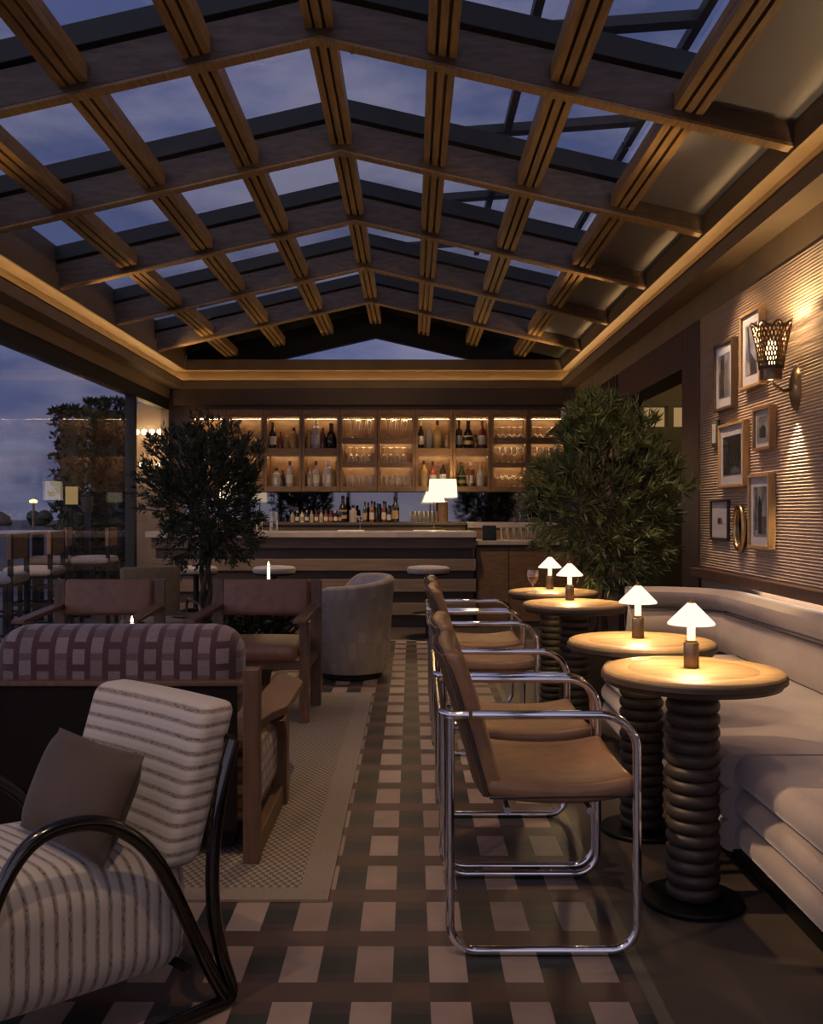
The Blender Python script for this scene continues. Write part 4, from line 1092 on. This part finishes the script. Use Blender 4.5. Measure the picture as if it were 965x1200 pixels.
tb = thing('till_screen', 'small black till screen standing on the side counter', 'screen', (.845, 10.36, .93))
MB().prism([(-.02, .0), (.0, .0), (.045, .165), (.025, .165)], -.075, .075, axis='x').build('display', M['screen'], tb, .003)
MB().box(-.05, .05, -.005, .075, 0, .012).build('stand', M['black'], tb)
# wooden wedge shelf on the right wall
ws = thing('wall_shelf', 'wooden wedge-shaped shelf on the right wall, half hidden by the tree', 'shelf', (1.93, 10.6, 2.1))
MB().prism([(-.43, 0), (0, 0), (0, .17), (-.27, .15), (-.43, .025)], -.14, .14).build('body', M['cab'], ws, .004)
o = MB().box(-.08, .08, -.08, .08, 0, .13).build('storage_box', M['white'], None, .006); o.location = (1.75, 10.6, 2.268)
tag(o, 'white box standing on the wedge-shaped wall shelf', 'box')
# glass of rose wine on the farthest round table
wg = thing('wine_glass', 'stemmed glass of rose wine on the farthest round table', 'glass', (.765, 6.02, .742), 0)
MB().lathe([(0, .002), (.028, .002), (.028, .004), (.004, .010), (.0035, .040), (.014, .050), (.030, .072), (.036, .10), (.035, .118), (.032, .132), (.031, .132), (.033, .10), (.027, .070), (0, .05)], seg=24).build('glass_body', M['ware'], wg)
MB().lathe([(0, .052), (.016, .058), (.027, .073), (.0315, .092), (0, .092)], seg=24).build('drink', M['wine'], wg)
# ================================================================ plants
def leaf(m, p, d, L, w, up=None):
    """a folded blade from p along d"""
    d = d.normalized(); s = d.cross(Vector((R.uniform(-1, 1), R.uniform(-1, 1), R.uniform(.2, 1)))).normalized() * w
    n = d.cross(s).normalized() * (w * .5)
    a = p; b = p + d * L
    m.add([a, p + d * L * .45 + s + n, b, p + d * L * .45 - s + n], [(0, 1, 2), (0, 2, 3)])
def rnd():
    while True:
        v = Vector((R.uniform(-1, 1), R.uniform(-1, 1), R.uniform(-1, 1)))
        if .05 < v.length < 1: return v
def crown(lobes, twigs, nleaf, L, w, spread, c0, rosette=False):
    m = MB(); tips = []
    tot = sum(l[2] for l in lobes)
    for (c, rad, share) in lobes:
        for i in range(int(twigs * share / tot)):
            q = rnd(); q = q.normalized() * (q.length ** .55)
            p = Vector(c) + Vector((q.x * rad[0], q.y * rad[1], q.z * rad[2]))
            out = (p - Vector(c0)).normalized() + Vector((R.uniform(-.5, .5), R.uniform(-.5, .5), R.uniform(-.2, .7)))
            out.normalize(); tl_ = L * R.uniform(.8, 1.7); tips.append((p, out))
            for j in range(nleaf):
                t = j / nleaf
                d = out + Vector((R.uniform(-1, 1), R.uniform(-1, 1), R.uniform(-1, 1))) * spread
                leaf(m, p + out * tl_ * (.45 + .55 * t if rosette else t), d, L * R.uniform(.7, 1.2), w * R.uniform(.8, 1.2))
    return m, tips
def tree(loc, label, lobes, twigs, nleaf, L, w, spread, mat, pot, trunks, name, nb=60):
    r = thing(name, label, 'tree', loc)
    ph, pr = pot
    MB().lathe([(0, 0), (pr * .78, 0), (pr * .8, .01), (pr, ph - .03), (pr * 1.03, ph - .02), (pr * 1.03, ph), (pr * .93, ph), (pr * .92, ph - .04), (0, ph - .04)], seg=36).build('pot', M['pot'], r)
    MB().lathe([(0, ph - .02), (pr * .6, ph - .025), (pr * .92, ph - .039)], seg=24).build('soil', M['soil'], r)
    c0 = Vector(lobes[0][0])
    m, tips = crown(lobes, twigs, nleaf, L, w, spread, c0 - Vector((0, 0, .2)), mat == 'leaf_pine')
    m.build('foliage', M[mat], r)
    b = MB()
    for i, t in enumerate(trunks):
        pts = smoothpath(t, 5); n = len(pts)
        b.tube(pts, [.026 - .014 * k / n for k in range(n)], 8)
    R.shuffle(tips)
    for p, o in tips[:nb]:
        s = Vector(trunks[R.randrange(len(trunks))][-1]); mid = (s + p) / 2 + Vector((0, 0, -.05))
        b.tube(smoothpath([s, mid, p + o * L], 3), [.006] * 6 + [.003], 5)
    b.build('trunk', M['bark'], r)
    return r
def blob(c, r, s): return (c, r, s)
def twist(dx, dy, a, z0, z1, top):
    return [(dx + .035 * math.cos(a + z * 7), dy + .035 * math.sin(a + z * 7), z) for z in [z0 + (z1 - z0) * i / 5 for i in range(6)]] + [top]
tree((-1.68, 7.8, 0), 'dark olive tree with a twisted trunk in a pot left of the bar', [
    ((0, 0, 1.42), (.40, .38, .48), 10), ((-.22, -.05, 1.62), (.26, .25, .30), 3), ((.20, 0, 1.66), (.25, .25, .28), 3), ((-.40, -.05, 1.42), (.16, .18, .20), .9), ((.22, 0, 1.12), (.22, .22, .28), 3),
    ((-.12, 0, 1.0), (.22, .2, .22), 2), ((-.02, 0, 1.85), (.14, .14, .16), .7)], 1250, 9, .058, .0075, .8, 'leaf_olive', (.44, .22),
    [twist(.0, 0, 0, .40, 1.0, (-.12, 0, 1.35)), twist(.0, 0, 2.1, .40, 1.0, (.12, .05, 1.3)), twist(0, 0, 4.2, .40, 1.0, (.02, -.05, 1.45))], 'potted_tree', 110)
K = .914
def kk(c, r, s): return ((c[0] * K, c[1] * K, .1066 + K * c[2]), tuple(x * K for x in r), s)
tree((1.26, 6.40, 0), 'bushy dark green potted tree at the right, in front of the doorway', [kk(*l) for l in (
    ((.03, 0, 1.40), (.33, .36, .46), 9), ((-.02, 0, 1.83), (.22, .22, .20), 2.2), ((.36, -.1, 1.35), (.17, .22, .26), 2.3), ((-.32, 0, 1.28), (.13, .2, .30), 2.0), ((.12, -.1, 1.02), (.30, .3, .26), 3), ((-.12, -.1, 1.75), (.14, .2, .2), 1.0),
    ((.25, 0, 1.70), (.18, .2, .2), 1.2), ((.1, -.1, .90), (.2, .15, .14), 1))],
    820, 13, .088, .0068, .9, 'leaf_pine', (.42, .19), [twist(0, 0, 0, .38, .85, (-.1, 0, 1.3)), twist(0, 0, 3, .38, .85, (.12, 0, 1.25))], 'potted_tree', 90)
sh = thing('potted_shrub', 'low dark leafy shrub under the middle leather armchair', 'plant', (-1.16, 6.95, 0))
m, tips = crown([((0, 0, .34), (.24, .2, .20), 1)], 170, 10, .075, .017, .9, (0, 0, .15)); m.build('foliage', M['leaf_dark'], sh)
MB().lathe([(0, 0), (.13, 0), (.16, .18), (.15, .18), (.14, .15), (0, .15)], seg=28).build('pot', M['pot'], sh)
b = MB()
for p, o in tips[:24]: b.tube([(0, 0, .15), p * .6 + Vector((0, 0, .06)), p], .004, 5)
b.build('stems', M['bark'], sh)

# ================================================================ outdoors, left
def high_chair(loc, rz, label):
    r = thing('bar_chair', label, 'chair', loc, rz, 'tall outdoor bar chairs')
    for x, y in ((-.19, -.19), (.19, -.19), (-.19, .19), (.19, .19)):
        MB().box(x - .018, x + .018, y - .018, y + .018, 0, 1.07 if y > 0 else .68).build('leg', M['black'], r, .002)
    MB().rbox(.215, .215, .04, .035, (0, 0, .715), 6, .01).build('seat', M['stool_seat'], r)
    MB().box(-.20, .20, -.20, .20, .655, .68).build('seat_frame', M['black'], r)
    MB().box(-.21, .21, .165, .205, .87, 1.07).build('backrest', M['midoak'], r, .006)
    for z in (.22, .42): MB().box(-.18, .18, -.198, -.18, z, z + .02).box(-.18, .18, .18, .198, z, z + .02).box(-.198, -.18, -.18, .18, z, z + .02).box(.18, .198, -.18, .18, z, z + .02).build('foot_rail', M['black'], r)
    return r
for (x, y, rz, l) in ((-3.32, 7.60, -1.50, 'tall black bar chair with wooden back, outside at the left edge of the photo'), (-3.36, 8.52, -1.50, 'tall black bar chair outside, second from the left edge in the near row'),
                    (-3.95, 10.45, -1.35, 'tall black bar chair outside with an orange-lit wooden back'), (-3.50, 10.55, -1.5, 'tall black bar chair outside, rightmost, beside the hedge'), (-4.95, 9.9, -1.3, 'tall black bar chair outside, behind the near row')):
    high_chair((x, y, 0), rz, l)
oc2 = thing('high_table', 'long outdoor counter table beside the tall bar chairs', 'table', (-4.3, 9.4, 0))
MB().box(-.35, .35, -2.4, 1.7, 1.0, 1.03).build('tabletop', M['stone'], oc2, .004)
for y in (-2.2, -.3, 1.6): MB().box(-.05, .05, y - .05, y + .05, 0, 1.0).build('leg', M['black'], oc2)
def bush(name, label, loc, size, n, mat, L=.10, w=.03, group=None, cat='plant', rough=.06):
    r = thing(name, label, cat, loc, 0, group)
    sx, sy, sz = size; m = MB()
    m.box(-sx * .42, sx * .42, -sy * .42, sy * .42, 0.01, sz * .96)
    for i in range(n):
        f = R.randrange(4); u, v = R.uniform(-1, 1), R.random()
        p = {0: (-sx / 2, u * sy / 2), 1: (sx / 2, u * sy / 2), 2: (u * sx / 2, -sy / 2), 3: (u * sx / 2, sy / 2)}[f]
        z = v * sz if R.random() < .88 else sz
        q = Vector((p[0] * R.uniform(.82, 1.0 + rough), p[1] * R.uniform(.82, 1.0 + rough), z))
        leaf(m, q, Vector((p[0] * 2, p[1] * 2, .3)) + rnd() * 1.2, L * R.uniform(.6, 1.2), w)
    m.build('foliage', M[mat], r)
    return r
bush('hedge', 'tall clipped dark hedge outside, left of the window post', (-3.93, 12.5, -.03), (.40, .7, 2.68), 2600, 'hedge', .09, .028)
bush('hedge', 'looser dark green shrub column outside, left of the tall hedge', (-4.17, 11.75, -.03), (.26, .30, 2.50), 1100, 'leaf_dark', .11, .03, rough=.45)
pb = thing('planter_box', 'pale grey planter pot on the outdoor ledge beside the hedge', 'planter', (-3.80, 11.2, 0))
MB().lathe([(0, 1.24), (.055, 1.24), (.075, 1.42), (.068, 1.42), (.05, 1.27), (0, 1.27)], seg=20).build('pot', M['pot'], pb)
MB().box(-.03, .03, -.03, .03, 0, 1.24).build('post', M['black'], pb)
gb = thing('globe_light_bar', 'row of four lit globe bulbs on the wall behind the window post', 'lamp', (-3.165, 11.53, 2.2))
MB().tube([(-.16, 0, 0), (.16, 0, 0)], .008, 8).build('bar', M['brass'], gb)
for x in (-.14, -.047, .047, .14): MB().lathe([(0, -.035), (.025, -.025), (.035, 0), (.025, .025), (0, .035)], (x, -.05, 0), 16).build('bulb', M['flame'], gb)
lamp_light('globe_glow', (0, -.2, 0), 4.0, WARM, gb, .05)
gb2 = thing('globe_light_bar', 'lower row of three lit globe bulbs on the wall behind the window post', 'lamp', (-3.15, 11.53, 1.81))
MB().tube([(-.13, 0, 0), (.13, 0, 0)], .008, 8).build('bar', M['brass'], gb2)
for x in (-.10, 0, .10): MB().lathe([(0, -.025), (.018, -.018), (.025, 0), (.018, .018), (0, .025)], (x, -.04, 0), 16).build('bulb', M['flame'], gb2)
lamp_light('globe_glow', (0, -.2, 0), 3.0, WARM, gb2, .05)
ol = thing('lantern', 'warm amber lantern outside in front of the hedge', 'lamp', (-4.02, 11.3, 0))
MB().lathe([(0, 0), (.08, 0), (.08, .02), (.012, .03), (.012, 1.32), (0, 1.32)], seg=16).build('stand', M['black'], ol)
MB().box(-.055, .055, -.055, .055, 1.33, 1.54).build('shade', M['litwin'], ol)
gl = thing('garden_lamp_post', 'slim lit lamp post out on the dark lawn', 'lamp', (-9.5, 24, -.03))
MB().lathe([(.03, 0), (.03, 1.5)], seg=10).build('post', M['bronze'], gl)
MB().lathe([(0, 1.5), (.09, 1.5), (.10, 1.56), (0, 1.6)], seg=14).build('lamp_head', M['street'], gl)
for i in range(6):
    x = -47 + 4.2 * i + R.uniform(-.3, .3); y = 88 + R.uniform(-2, 2); s = R.uniform(.7, .85)
    m = MB(); 
    for k in range(5):
        cx, cz, rr = R.uniform(-1.0, 1.0), R.uniform(.6, 1.3), R.uniform(.8, 1.3)
        v0 = []; 
        m.lathe([(0, -rr), (rr * .6, -rr * .8), (rr, -.1), (rr * .85, rr * .5), (rr * .4, rr * .85), (0, rr)], (cx, R.uniform(-.5, .5), cz), 14, lobes=lambda a, z: .14 * math.sin(5 * a + 3 * z))
    t = thing('distant_tree', 'dark distant tree on the horizon, %s from the left' % ORD[i], 'tree', (x, y, -.2), 0, 'distant trees on the horizon')
    m.build('foliage', M['leaf_dark'], t); MB().lathe([(.12, 0), (.08, 1.0)], seg=8).build('trunk', M['bark'], t)
    t.scale = (s, s, s)
